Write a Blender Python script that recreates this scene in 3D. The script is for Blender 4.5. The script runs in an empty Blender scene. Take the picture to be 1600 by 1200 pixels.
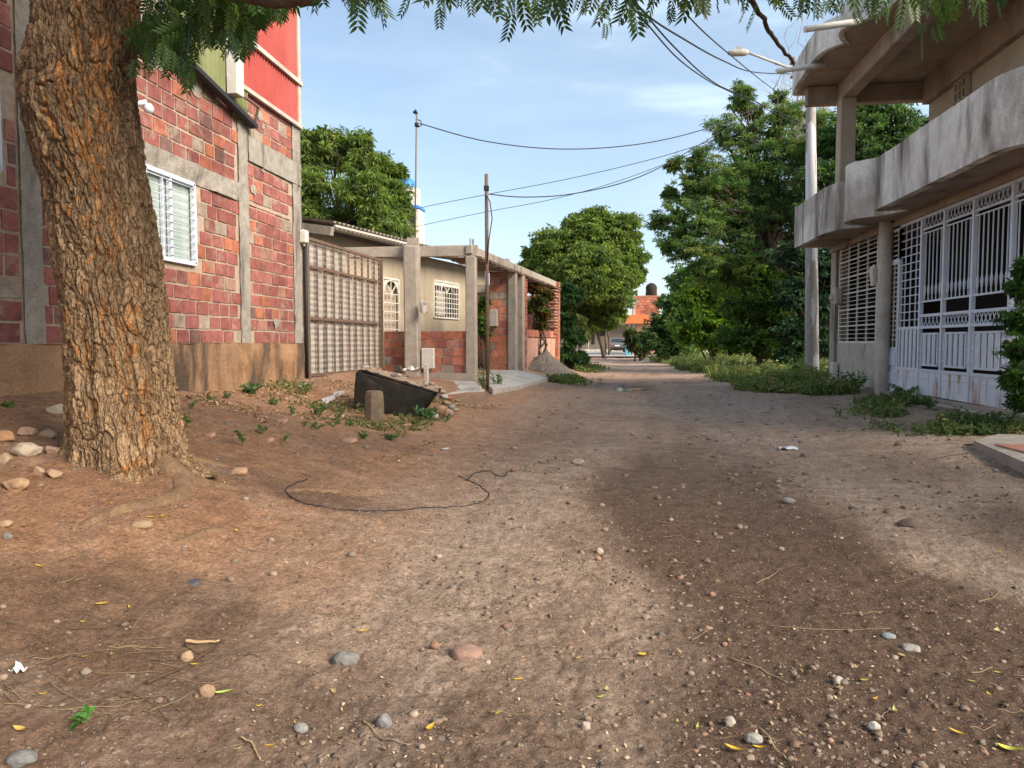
import bpy, math, random
import numpy as np
from mathutils import Vector
random.seed(7); RNG = np.random.default_rng(11)
PI = math.pi
scene = bpy.context.scene
COL = scene.collection
A = lambda *v: np.array(v, float)

# ---------------------------------------------------------------- camera geometry
F = 1150.0; EYE = 1.25; YAW = math.radians(7.43); PIT = math.atan(65 / F)
CAM = A(0, 0, EYE)
_r = A(math.cos(YAW), math.sin(YAW), 0)
_f = A(-math.sin(YAW) * math.cos(PIT), math.cos(YAW) * math.cos(PIT), -math.sin(PIT))
_u = A(-math.sin(YAW) * math.sin(PIT), math.cos(YAW) * math.sin(PIT), math.cos(PIT))
def ray(px, py): return _f + _r * ((px - 800) / F) + _u * ((600 - py) / F)
def onx(px, py, X): d = ray(px, py); return CAM + d * (X / d[0])
def ony(px, py, Y): d = ray(px, py); return CAM + d * (Y / d[1])
def onz(px, py, Z): d = ray(px, py); return CAM + d * ((Z - EYE) / d[2])
def atD(px, py, D): return CAM + ray(px, py) * D

# ---------------------------------------------------------------- noise in numpy
def _hash(ix, iy, iz, s):
    h = (ix.astype(np.int64) * 374761393 + iy.astype(np.int64) * 668265263 + iz.astype(np.int64) * 2147483647 + s * 974711) & 0xffffffff
    h = ((h ^ (h >> 13)) * 1274126177) & 0xffffffff
    h = ((h ^ (h >> 16)) * 2246822519) & 0xffffffff
    return ((h ^ (h >> 15)) & 0xffffff) / float(0xffffff)
def vnoise(p, s=0):
    p = np.asarray(p, float); i = np.floor(p); f = p - i; u = f * f * (3 - 2 * f); r = 0
    for a in (0, 1):
        for b in (0, 1):
            for c in (0, 1):
                w = (u[:, 0] if a else 1 - u[:, 0]) * (u[:, 1] if b else 1 - u[:, 1]) * (u[:, 2] if c else 1 - u[:, 2])
                r = r + w * _hash(i[:, 0] + a, i[:, 1] + b, i[:, 2] + c, s)
    return r * 2 - 1
def fbm(p, o=4, s=0):
    p = np.asarray(p, float); r = 0; a = 1; t = 0
    for k in range(o):
        r = r + a * vnoise(p * (2 ** k) + 17.3 * k, s + k); t += a; a *= .5
    return r / t
def voro(p, s=0):
    i = np.floor(p); f1 = np.full(len(p), 9.); f2 = np.full(len(p), 9.); cid = np.zeros(len(p))
    for a in (-1, 0, 1):
        for b in (-1, 0, 1):
            for c in (-1, 0, 1):
                j = i + A(a, b, c)
                q = np.stack([_hash(j[:, 0], j[:, 1], j[:, 2], s + k) for k in (1, 2, 3)], 1) + j
                d = np.linalg.norm(q - p, axis=1)
                h = _hash(j[:, 0], j[:, 1], j[:, 2], s + 9)
                m = d < f1
                f2 = np.where(m, f1, np.minimum(f2, d)); cid = np.where(m, h, cid); f1 = np.where(m, d, f1)
    return f1, f2, cid
def sstep(a, b, x): t = np.clip((np.asarray(x, float) - a) / (b - a), 0, 1); return t * t * (3 - 2 * t)

# ---------------------------------------------------------------- mesh builder
class MB:
    def __init__(s): s.V = []; s.n = 0; s.Fs = []   # Fs: (faces MxK, colors Mx3, mat M, smooth)
    def add(s, V, Fc, col=(1, 1, 1), mat=0, smooth=False):
        V = np.asarray(V, float).reshape(-1, 3); Fc = np.asarray(Fc, int)
        if Fc.ndim == 1: Fc = Fc[None]
        c = np.asarray(col, float); M = len(Fc)
        if c.ndim == 1: c = np.tile(c, (M, 1))
        m = np.asarray(mat); m = np.full(M, mat) if m.ndim == 0 else m
        s.V.append(V); s.Fs.append((Fc + s.n, c, m, smooth)); s.n += len(V); return s
    def box(s, lo, hi, col=(1, 1, 1), mat=0, jit=0, ch=0):
        lo = np.minimum(lo, hi) if False else np.asarray(lo, float); hi = np.asarray(hi, float)
        c = (lo + hi) / 2; return s.obox(c, np.abs(hi - lo), 0, col, mat, jit, ch)
    def obox(s, c, size, rz=0, col=(1, 1, 1), mat=0, jit=0, ch=0, R=None):
        h = np.asarray(size, float) / 2
        if ch:
            ch = min(ch, min(h) * .8); V = []; idx = {}
            for sx in (-1, 1):
                for sy in (-1, 1):
                    for sz in (-1, 1):
                        for ax in range(3):
                            v = A(sx, sy, sz) * (h - ch); v[ax] = A(sx, sy, sz)[ax] * h[ax]
                            idx[(sx, sy, sz, ax)] = len(V); V.append(v)
            V = np.array(V); Q = []; T = []
            for ax in range(3):
                b, d = [(1, 2), (2, 0), (0, 1)][ax]
                for sg in (-1, 1):
                    q = []
                    for (p, r) in ((-1, -1), (1, -1), (1, 1), (-1, 1)):
                        k = [0, 0, 0]; k[ax] = sg; k[b] = p; k[d] = r; q.append(idx[(*k, ax)])
                    Q.append(q if sg > 0 else q[::-1])
                for p in (-1, 1):
                    for r in (-1, 1):     # edge along ax
                        k0 = [0, 0, 0]; k1 = [0, 0, 0]; k0[ax] = -1; k1[ax] = 1
                        for k in (k0, k1): k[b] = p; k[d] = r
                        q = [idx[(*k0, b)], idx[(*k1, b)], idx[(*k1, d)], idx[(*k0, d)]]
                        Q.append(q if p * r > 0 else q[::-1])
            for sx in (-1, 1):
                for sy in (-1, 1):
                    for sz in (-1, 1):
                        t = [idx[(sx, sy, sz, a)] for a in range(3)]; T.append(t if sx * sy * sz > 0 else t[::-1])
        else:
            V = np.array([[x, y, z] for x in (-1, 1) for y in (-1, 1) for z in (-1, 1)]) * h
            Q = [[0, 1, 3, 2], [4, 6, 7, 5], [0, 4, 5, 1], [2, 3, 7, 6], [0, 2, 6, 4], [1, 5, 7, 3]]; T = None
        if jit: V = V + RNG.uniform(-jit, jit, V.shape)
        if R is not None: V = V @ np.asarray(R).T
        elif rz: cr, sr = math.cos(rz), math.sin(rz); V = V @ np.array([[cr, sr, 0], [-sr, cr, 0], [0, 0, 1]])
        V = V + np.asarray(c, float); n0 = s.n
        s.add(V, Q, col, mat)
        if T is not None: s.Fs.append((np.array(T) + n0, np.tile(col, (len(T), 1)).astype(float), np.full(len(T), mat), False))
        return s
    def tube(s, pts, r, n=8, col=(1, 1, 1), mat=0, smooth=True, cap=True, jit=0):
        P = np.asarray(pts, float); m = len(P); R = np.full(m, r) if np.ndim(r) == 0 else np.asarray(r, float)
        T = np.gradient(P, axis=0); T /= np.linalg.norm(T, axis=1)[:, None] + 1e-9
        up = A(0, 0, 1) if abs(T[0][2]) < .9 else A(1, 0, 0)
        N = np.cross(T[0], up); N /= np.linalg.norm(N); V = []
        for k in range(m):
            N = N - T[k] * N.dot(T[k]); N /= np.linalg.norm(N) + 1e-9; B = np.cross(T[k], N)
            a = np.arange(n) * 2 * PI / n
            rr = R[k] * (1 + (RNG.uniform(-jit, jit, n) if jit else 0))
            V.append(P[k] + (np.cos(a) * rr)[:, None] * N + (np.sin(a) * rr)[:, None] * B)
        V = np.concatenate(V); i = np.arange(n); j = (i + 1) % n
        Q = np.concatenate([np.stack([k * n + i, k * n + j, (k + 1) * n + j, (k + 1) * n + i], 1) for k in range(m - 1)])
        s.add(V, Q, col, mat, smooth)
        if cap and n > 2:
            s.Fs.append((np.array([list(range(n))[::-1]]) + s.n - m * n, np.array([col], float), np.array([mat]), False))
            s.Fs.append((np.array([list(range(n))]) + s.n - n, np.array([col], float), np.array([mat]), False))
        return s
    def bar(s, a, b, w=.02, col=(1, 1, 1), mat=0, d=None):   # square bar between two points
        a = np.asarray(a, float); b = np.asarray(b, float); L = np.linalg.norm(b - a)
        if L < 1e-6: return s
        t = (b - a) / L; up = A(0, 0, 1) if abs(t[2]) < .95 else A(0, 1, 0)
        n = np.cross(up, t); n /= np.linalg.norm(n); u = np.cross(t, n)
        return s.obox((a + b) / 2, (L, w, d or w), 0, col, mat, R=np.stack([t, n, u], 1))
    def prism(s, out, z0, z1, col=(1, 1, 1), mat=0, smooth=False):
        out = np.asarray(out, float); n = len(out)
        V = np.concatenate([np.c_[out, np.full(n, z0)], np.c_[out, np.full(n, z1)]]); i = np.arange(n); j = (i + 1) % n
        s.add(V, np.stack([i, j, j + n, i + n], 1), col, mat, smooth)
        s.Fs.append((np.array([list(range(n))[::-1]]) + s.n - 2 * n, np.array([col], float), np.array([mat]), False))
        s.Fs.append((np.array([list(range(n))]) + s.n - n, np.array([col], float), np.array([mat]), False)); return s
    def sheet(s, o, u, v, nu, nv, amp=0, fr=3, col=(1, 1, 1), mat=0, seed=0, thick=0, smooth=True):   # bumpy rectangle, displaced along u x v
        o, u, v = A(*o), A(*u), A(*v); a, b = np.meshgrid(np.linspace(0, 1, nu), np.linspace(0, 1, nv))
        P = o + a.ravel()[:, None] * u + b.ravel()[:, None] * v; n = np.cross(u, v); n /= np.linalg.norm(n)
        if amp: P = P + n * (fbm(P * fr, 4, seed) * amp)[:, None]
        k = np.arange(nu * nv).reshape(nv, nu)
        Q = np.stack([k[:-1, :-1], k[:-1, 1:], k[1:, 1:], k[1:, :-1]], -1).reshape(-1, 4)
        s.add(P, Q, col, mat, smooth); return s
    def lathe(s, c, prof, n=24, col=(1, 1, 1), mat=0, smooth=True):
        V = []; a = np.arange(n) * 2 * PI / n
        for r, z in prof: V.append(np.c_[np.cos(a) * r, np.sin(a) * r, np.full(n, z)])
        V = np.concatenate(V) + A(*c); m = len(prof); i = np.arange(n); j = (i + 1) % n
        Q = np.concatenate([np.stack([k * n + i, k * n + j, (k + 1) * n + j, (k + 1) * n + i], 1) for k in range(m - 1)])
        s.add(V, Q, col, mat, smooth); return s
    def mesh(s, name, off=(0, 0, 0)):
        me = bpy.data.meshes.new(name); V = np.concatenate(s.V) - np.asarray(off, float)
        me.vertices.add(len(V)); me.vertices.foreach_set('co', V.astype(np.float32).ravel())
        lt = np.concatenate([np.full(len(f), f.shape[1]) for f, *_ in s.Fs]); li = np.concatenate([f.ravel() for f, *_ in s.Fs])
        me.loops.add(len(li)); me.loops.foreach_set('vertex_index', li.astype(np.int32))
        me.polygons.add(len(lt)); ls = np.concatenate([[0], np.cumsum(lt)[:-1]])
        me.polygons.foreach_set('loop_start', ls.astype(np.int32)); me.polygons.foreach_set('loop_total', lt.astype(np.int32))
        me.polygons.foreach_set('material_index', np.concatenate([m for _, _, m, _ in s.Fs]).astype(np.int32))
        me.polygons.foreach_set('use_smooth', np.concatenate([np.full(len(f), sm) for f, _, _, sm in s.Fs]))
        c = np.concatenate([c for _, c, _, _ in s.Fs]); c = np.repeat(c, lt, axis=0)
        at = me.color_attributes.new('Col', 'FLOAT_COLOR', 'CORNER')
        at.data.foreach_set('color', np.c_[c, np.ones(len(c))].astype(np.float32).ravel())
        me.update(calc_edges=True); me.validate(); return me

def origin(o):
    v = np.zeros(3)
    while o is not None: v = v + np.array(o.location); o = o.parent
    return v
def obj(name, mb, mats, parent=None, base=None):
    mats = mats if isinstance(mats, (list, tuple)) else [mats]
    off = origin(parent) if parent else (A(*base) if base is not None else np.zeros(3))
    me = mb.mesh(name, off)
    for m in mats: me.materials.append(m)
    o = bpy.data.objects.new(name, me); COL.objects.link(o)
    if parent: o.parent = parent
    elif base is not None: o.location = base
    return o
def tag(o, label, cat, group=None):
    o['label'] = label; o['category'] = cat
    if group: o['group'] = group
    return o
def thing(name, label, cat, loc, group=None):
    o = bpy.data.objects.new(name, None); COL.objects.link(o); o.location = tuple(loc); o.empty_display_size = .2
    return tag(o, label, cat, group)
def kind(o, k): o['kind'] = k; return o

# ---------------------------------------------------------------- materials
def nt(name):
    m = bpy.data.materials.new(name); m.use_nodes = True; t = m.node_tree; b = t.nodes['Principled BSDF']; return m, t, b
def N(t, typ, **k):
    n = t.nodes.new(typ)
    for a, v in k.items():
        if a.startswith('i_'):
            key = a[2:]; key = int(key) if key.isdigit() else key.replace('_', ' '); n.inputs[key].default_value = v
        else: setattr(n, a, v)
    return n
def ramp(t, fac, stops):
    r = N(t, 'ShaderNodeValToRGB'); e = r.color_ramp.elements
    e[0].position, e[0].color = stops[0][0], (*stops[0][1], 1); e[1].position, e[1].color = stops[-1][0], (*stops[-1][1], 1)
    for p, c in stops[1:-1]: x = e.new(p); x.color = (*c, 1)
    t.links.new(fac, r.inputs[0]); return r.outputs[0]
def mix(t, fac, a, b, mode='MIX'):
    m = N(t, 'ShaderNodeMix', data_type='RGBA', blend_type=mode)
    for s, v in ((0, fac), (6, a), (7, b)):
        if hasattr(v, 'links'): t.links.new(v, m.inputs[s])
        elif isinstance(v, (int, float)): m.inputs[s].default_value = v
        else: m.inputs[s].default_value = (*v, 1)
    return m.outputs[2]
def coords(t, scale=(1, 1, 1)):
    g = N(t, 'ShaderNodeNewGeometry'); mp = N(t, 'ShaderNodeMapping'); mp.inputs['Scale'].default_value = scale
    t.links.new(g.outputs['Position'], mp.inputs[0]); return mp.outputs[0]
def noise(t, co, sc, det=5, rough=.55, dist=0):
    n = N(t, 'ShaderNodeTexNoise'); n.inputs['Scale'].default_value = sc; n.inputs['Detail'].default_value = det
    n.inputs['Roughness'].default_value = rough; n.inputs['Distortion'].default_value = dist; t.links.new(co, n.inputs['Vector']); return n.outputs[0]
def bump(t, b, h, st=.4, dist=.02):
    n = N(t, 'ShaderNodeBump'); n.inputs['Strength'].default_value = st; n.inputs['Distance'].default_value = dist
    t.links.new(h, n.inputs['Height']); t.links.new(n.outputs[0], b.inputs['Normal']); return n
def mat_rough(name, c1, c2, sc=6, rough=.85, bst=.4, bd=.01, stain=None, zs=1, attr=False, drip=False, c3=None, metal=0, speck=0):
    """two-tone weathered surface; stain=(colour, scale, lo, hi); attr multiplies by the Col attribute"""
    m, t, b = nt(name); co = coords(t, (1, 1, zs)); n1 = noise(t, co, sc, 6, .65); n2 = noise(t, co, sc * .22, 3)
    c = ramp(t, n1, [(.3, c1), (.7, c2)])
    if c3: c = mix(t, ramp(t, n2, [(.45, (0, 0, 0)), (.62, (1, 1, 1))]), c, c3)
    if stain:
        n3 = noise(t, coords(t, (1, 1, .25)), stain[1], 7, .6, .4)
        c = mix(t, ramp(t, n3, [(stain[2], (0, 0, 0)), (stain[3], (1, 1, 1))]), c, stain[0])
    if drip:
        n5 = noise(t, coords(t, (1, 1, .09)), 9, 5, .6); c = mix(t, ramp(t, n5, [(.58, (0, 0, 0)), (.78, (.4, .4, .4))]), c, (.28, .24, .20))
        n6 = noise(t, coords(t), .55, 3, .5); c = mix(t, ramp(t, n6, [(.5, (0, 0, 0)), (.62, (.55, .55, .55))]), c, (.22, .18, .145))
    if speck:
        n4 = noise(t, co, 60, 3, .7); c = mix(t, speck, c, ramp(t, n4, [(.3, (.35, .35, .35)), (.7, (1.5, 1.5, 1.5))]), 'MULTIPLY')
    if attr:
        a = N(t, 'ShaderNodeAttribute', attribute_name='Col'); c = mix(t, 1., c, a.outputs[0], 'MULTIPLY')
    t.links.new(c, b.inputs['Base Color']); b.inputs['Roughness'].default_value = rough; b.inputs['Metallic'].default_value = metal
    b.inputs['Specular IOR Level'].default_value = .25
    nb = noise(t, co, sc * 5, 6, .7); bump(t, b, nb, bst, bd); return m
def mat_leaf(name, tr=.35, gain=1.0, rough=.5):
    m, t, b = nt(name); a = N(t, 'ShaderNodeAttribute', attribute_name='Col')
    n = noise(t, coords(t), 1.3, 3); v = ramp(t, n, [(.3, (.7 * gain, .75 * gain, .7 * gain)), (.7, (1.25 * gain, 1.2 * gain, 1.1 * gain))])
    c = mix(t, 1., a.outputs[0], v, 'MULTIPLY'); t.links.new(c, b.inputs['Base Color']); b.inputs['Roughness'].default_value = rough
    b.inputs['Specular IOR Level'].default_value = .35
    tl = N(t, 'ShaderNodeBsdfTranslucent'); c2 = mix(t, 1., c, (1.5, 1.7, .7), 'MULTIPLY'); t.links.new(c2, tl.inputs[0])
    ms = N(t, 'ShaderNodeMixShader'); ms.inputs[0].default_value = tr; t.links.new(b.outputs[0], ms.inputs[1]); t.links.new(tl.outputs[0], ms.inputs[2])
    t.links.new(ms.outputs[0], t.nodes['Material Output'].inputs[0]); return m
def mat_plain(name, c, rough=.5, metal=0, sc=20, var=.15):
    d = tuple(x * (1 - var) for x in c); e = tuple(min(1, x * (1 + var)) for x in c)
    return mat_rough(name, d, e, sc, rough, .15, .003, metal=metal)

M = {}
M['concrete'] = mat_rough('weathered_concrete', (.30, .26, .215), (.44, .39, .33), 5, .9, .6, .012, stain=((.10, .085, .07), 1.6, .56, .78), speck=.25)
M['concrete_pale'] = mat_rough('pale_concrete', (.40, .36, .31), (.56, .52, .47), 4, .9, .5, .01, stain=((.15, .135, .115), 1.5, .54, .75), speck=.3)
M['parapet'] = mat_rough('parapet_plaster', (.60, .56, .49), (.84, .80, .73), 3, .9, .5, .008, stain=((.15, .125, .10), 1.9, .47, .66), speck=.45, drip=True)
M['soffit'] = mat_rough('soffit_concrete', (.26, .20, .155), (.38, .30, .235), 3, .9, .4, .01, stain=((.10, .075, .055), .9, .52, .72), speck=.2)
M['plaster_upper'] = mat_rough('upper_plaster', (.36, .29, .22), (.46, .38, .29), 2, .9, .3, .006, stain=((.16, .13, .10), .8, .55, .75))
M['concrete_grey'] = mat_rough('grey_cement', (.27, .245, .21), (.42, .39, .34), 9, .92, .8, .02, stain=((.17, .15, .125), 3, .52, .66), speck=.35)
M['beige'] = mat_rough('beige_plaster', (.36, .305, .22), (.44, .38, .28), 2, .9, .25, .004, stain=((.24, .20, .15), 1., .5, .75))
M['plinth'] = mat_rough('stained_plinth', (.29, .155, .075), (.50, .31, .18), 3, .95, .9, .03, stain=((.12, .085, .06), 1.7, .47, .60), speck=.45, c3=(.36, .235, .15))
M['mortar'] = mat_rough('mortar', (.36, .28, .22), (.54, .44, .35), 14, .95, .8, .015, speck=.3)
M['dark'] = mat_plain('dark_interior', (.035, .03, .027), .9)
M['white_metal'] = mat_rough('white_painted_metal', (.56, .62, .72), (.68, .74, .84), 8, .5, .15, .002, stain=((.33, .19, .11), 4, .66, .78))
M['cream_metal'] = mat_rough('cream_painted_metal', (.55, .53, .47), (.72, .70, .62), 8, .5, .15, .002, stain=((.3, .19, .12), 4, .62, .78))
M['kick'] = mat_rough('kick_plate_metal', (.60, .64, .71), (.74, .79, .88), 5, .6, .3, .004, stain=((.34, .22, .14), 3.2, .50, .62))
M['rust'] = mat_rough('rusty_iron', (.11, .07, .05), (.21, .14, .105), 18, .8, .5, .004)
M['galv'] = mat_rough('aged_sheet_metal', (.46, .45, .42), (.64, .62, .58), 2.2, .6, .2, .004, stain=((.34, .27, .20), 2.2, .54, .74))
M['mast'] = mat_plain('dull_steel', (.16, .15, .145), .6)
M['grille_old'] = mat_rough('old_grille_iron', (.26, .21, .17), (.46, .41, .35), 9, .7, .4, .004)
M['red_sheet'] = mat_rough('red_corrugated_sheet', (.33, .055, .045), (.42, .08, .065), 2, .5, .1, .003, stain=((.34, .06, .05), 2, .55, .8))
M['green_sheet'] = mat_rough('green_corrugated_sheet', (.13, .15, .055), (.21, .23, .10), 2, .55, .1, .003, stain=((.12, .10, .05), 2, .55, .8))
M['black'] = mat_rough('blackened_plastic', (.012, .011, .010), (.03, .026, .022), 8, .7, .5, .01, stain=((.11, .055, .03), 2.5, .52, .70))
M['pole'] = mat_rough('concrete_pole', (.30, .28, .25), (.44, .42, .39), 10, .9, .4, .004, stain=((.74, .74, .78), 2.6, .50, .53), speck=.25)
M['asb'] = mat_rough('fibre_cement_roof', (.20, .17, .14), (.33, .29, .25), 6, .95, .5, .01, stain=((.08, .07, .06), 2, .5, .7))
M['stone'] = mat_rough('stone', (.75, .75, .75), (1.1, 1.1, 1.1), 14, .85, .6, .01, attr=True, speck=.3)
M['wood'] = mat_rough('dry_wood', (.8, .8, .8), (1.2, 1.2, 1.2), 30, .85, .3, .003, attr=True)
M['limb'] = mat_rough('limb_bark', (.07, .05, .035), (.14, .10, .07), 12, .95, .8, .03)
M['leaf'] = mat_leaf('tree_leaves', .38)
M['neem'] = mat_leaf('neem_leaves', .30, rough=.4)
M['grass'] = mat_leaf('weeds', .3, rough=.7)
M['fallen'] = mat_leaf('fallen_leaves', .15, rough=.6)
M['attr'] = mat_rough('tinted_surface', (.85, .85, .85), (1.1, 1.1, 1.1), 8, .8, .3, .004, attr=True)
M['attr_gloss'] = mat_rough('tinted_gloss', (.95, .95, .95), (1.05, 1.05, 1.05), 8, .3, .05, .001, attr=True)
M['wire'] = mat_plain('cable_black', (.03, .03, .035), .6)
M['carpaint'] = mat_plain('grey_car_paint', (.16, .17, .19), .25, .3)
M['sand'] = mat_rough('sand_heap', (.16, .13, .105), (.30, .26, .22), 12, .98, 1., .03, speck=.4)
M['tile'] = mat_rough('terrace_tile', (.38, .16, .12), (.50, .24, .18), 4, .6, .2, .003, stain=((.3, .22, .17), 3, .5, .7))
# glass
def mat_glass(name, c, r=.08):
    m, t, b = nt(name); b.inputs['Roughness'].default_value = r; b.inputs['Specular IOR Level'].default_value = .8
    n = noise(t, coords(t), 1.2, 2); t.links.new(ramp(t, n, [(.35, tuple(x * .8 for x in c)), (.65, c)]), b.inputs['Base Color']); return m
M['glass_pale'] = mat_glass('pale_curtained_glass', (.50, .60, .58), .15)
M['glass_dark'] = mat_glass('dark_glass', (.03, .035, .04))
# brick: per-brick colour with combed grooves
def mat_brick():
    m, t, b = nt('clay_block'); a = N(t, 'ShaderNodeAttribute', attribute_name='Col'); co = coords(t)
    n1 = noise(t, co, 9, 6, .7); c = mix(t, 1., a.outputs[0], ramp(t, n1, [(.3, (.62, .6, .6)), (.7, (1.25, 1.22, 1.2))]), 'MULTIPLY')
    n2 = noise(t, co, 3.1, 5, .7, .5); c = mix(t, ramp(t, n2, [(.54, (0, 0, 0)), (.66, (.8, .8, .8))]), c, (.37, .29, .23))
    n7 = noise(t, co, .8, 4, .6); c = mix(t, 1., c, ramp(t, n7, [(.35, (.72, .70, .70)), (.65, (1.22, 1.24, 1.26))]), 'MULTIPLY')
    t.links.new(c, b.inputs['Base Color']); b.inputs['Roughness'].default_value = .85; b.inputs['Specular IOR Level'].default_value = .2
    w = N(t, 'ShaderNodeTexWave', wave_type='BANDS', bands_direction='Z'); w.inputs['Scale'].default_value = 22; w.inputs['Distortion'].default_value = 1.2
    t.links.new(co, w.inputs[0]); mm = N(t, 'ShaderNodeMath', operation='ADD'); t.links.new(w.outputs['Fac'], mm.inputs[0]); t.links.new(noise(t, co, 50, 4), mm.inputs[1])
    bump(t, b, mm.outputs[0], .45, .006); return m
M['brick'] = mat_brick()
def brick_cols(n, w=(.72, .10, .11, .02, .05), dull=1.0):
    pal = np.array([[.325, .125, .105], [.44, .17, .105], [.29, .115, .105], [.20, .115, .105], [.40, .21, .16]]) * dull
    k = RNG.choice(5, n, p=np.array(w) / sum(w)); return pal[k] * RNG.uniform(.86, 1.14, (n, 1)) * RNG.uniform(.97, 1.03, (n, 3))

def bricks(mb, o, u, n, L, z0, z1, bl=.29, bh=.185, gap=.027, depth=.03, w=(.72, .10, .11, .02, .05), skip=None, dull=1., smear=.06):
    """real clay blocks laid in courses on the vertical plane o + t*u, facing n"""
    u = A(*u, 0) if len(u) == 2 else A(*u); n = A(*n, 0) if len(n) == 2 else A(*n); z = z0; row = 0; o = A(*o)
    R = np.stack([u, n, A(0, 0, 1)], 1)
    if np.linalg.det(R) < 0: R = np.stack([u, n, A(0, 0, 1)], 1)
    while z < z1 - .02:
        h = min(bh, z1 - z); t = -(row % 2) * bl * .5 - RNG.uniform(0, .05)
        while t < L:
            l = bl * RNG.uniform(.86, 1.1); a = max(t, 0); e = min(t + l, L)
            if e - a > .04 and not (skip and skip((a + e) / 2, z + h / 2)):
                c = brick_cols(1, w, dull)[0]; pr = depth * RNG.uniform(.75, 1.1)
                if RNG.random() < smear: c = A(.36, .30, .24)
                ctr = o + u * ((a + e) / 2) + n * (pr / 2); ctr[2] = z + h / 2
                mb.obox(ctr, (e - a - gap * RNG.uniform(.6, 1.4), pr, h - gap * RNG.uniform(.6, 1.4)), 0, c, 0, jit=.003, R=R)
            t += l
        z += bh; row += 1

# ---------------------------------------------------------------- ground height
def G(x, y):
    x = np.asarray(x, float); y = np.asarray(y, float)
    road = .12 * sstep(3, 14, y)
    Aa = np.interp(-x, [0, 1, 2, 3, 4, 5.3, 8, 200], [0, 0, .12, .36, .56, .76, .8, .8])
    B = np.interp(-x, [0, 1.5, 3, 4, 5.3, 8, 200], [0, 0, .10, .25, .52, .6, .6])
    C = np.interp(-x, [0, .8, 1.6, 2.6, 4, 200], [0, 0, .12, .30, .42, .5])
    k1 = sstep(6, 10, y); k2 = sstep(15, 20, y); bank = Aa * (1 - k1) + B * k1; bank = bank * (1 - k2) + C * k2
    bank = bank * (1 - sstep(32, 50, y))
    rt = np.interp(x, [0, 2.5, 4.5, 5.3, 8, 200], [0, 0, .10, .16, .18, .2]) * (1 - .5 * sstep(30, 60, y))
    return road + bank + rt
def Gn(x, y):     # with small relief
    x = np.atleast_1d(np.asarray(x, float)); y = np.atleast_1d(np.asarray(y, float)); P = np.c_[x, y, np.zeros_like(x)]
    z = G(x, y) + .035 * fbm(P * .7, 3, 3) + .014 * fbm(P * 3.1, 4, 5)
    rut = sstep(.0, 1., 1 - np.abs(x - .9) / 1.3) * .03 * sstep(2, 6, y); z = z - rut
    near = 1 - sstep(8, 30, y)
    z = z + near * (.017 * np.abs(fbm(P * 14, 3, 8)) + .009 * fbm(P * 40, 2, 12))
    dt = np.hypot(x + 3.05, (y - 4.35)); z = z + .10 * np.exp(-(dt / .75) ** 2)
    return z
def gz(x, y): return float(Gn(x, y)[0])

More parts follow.
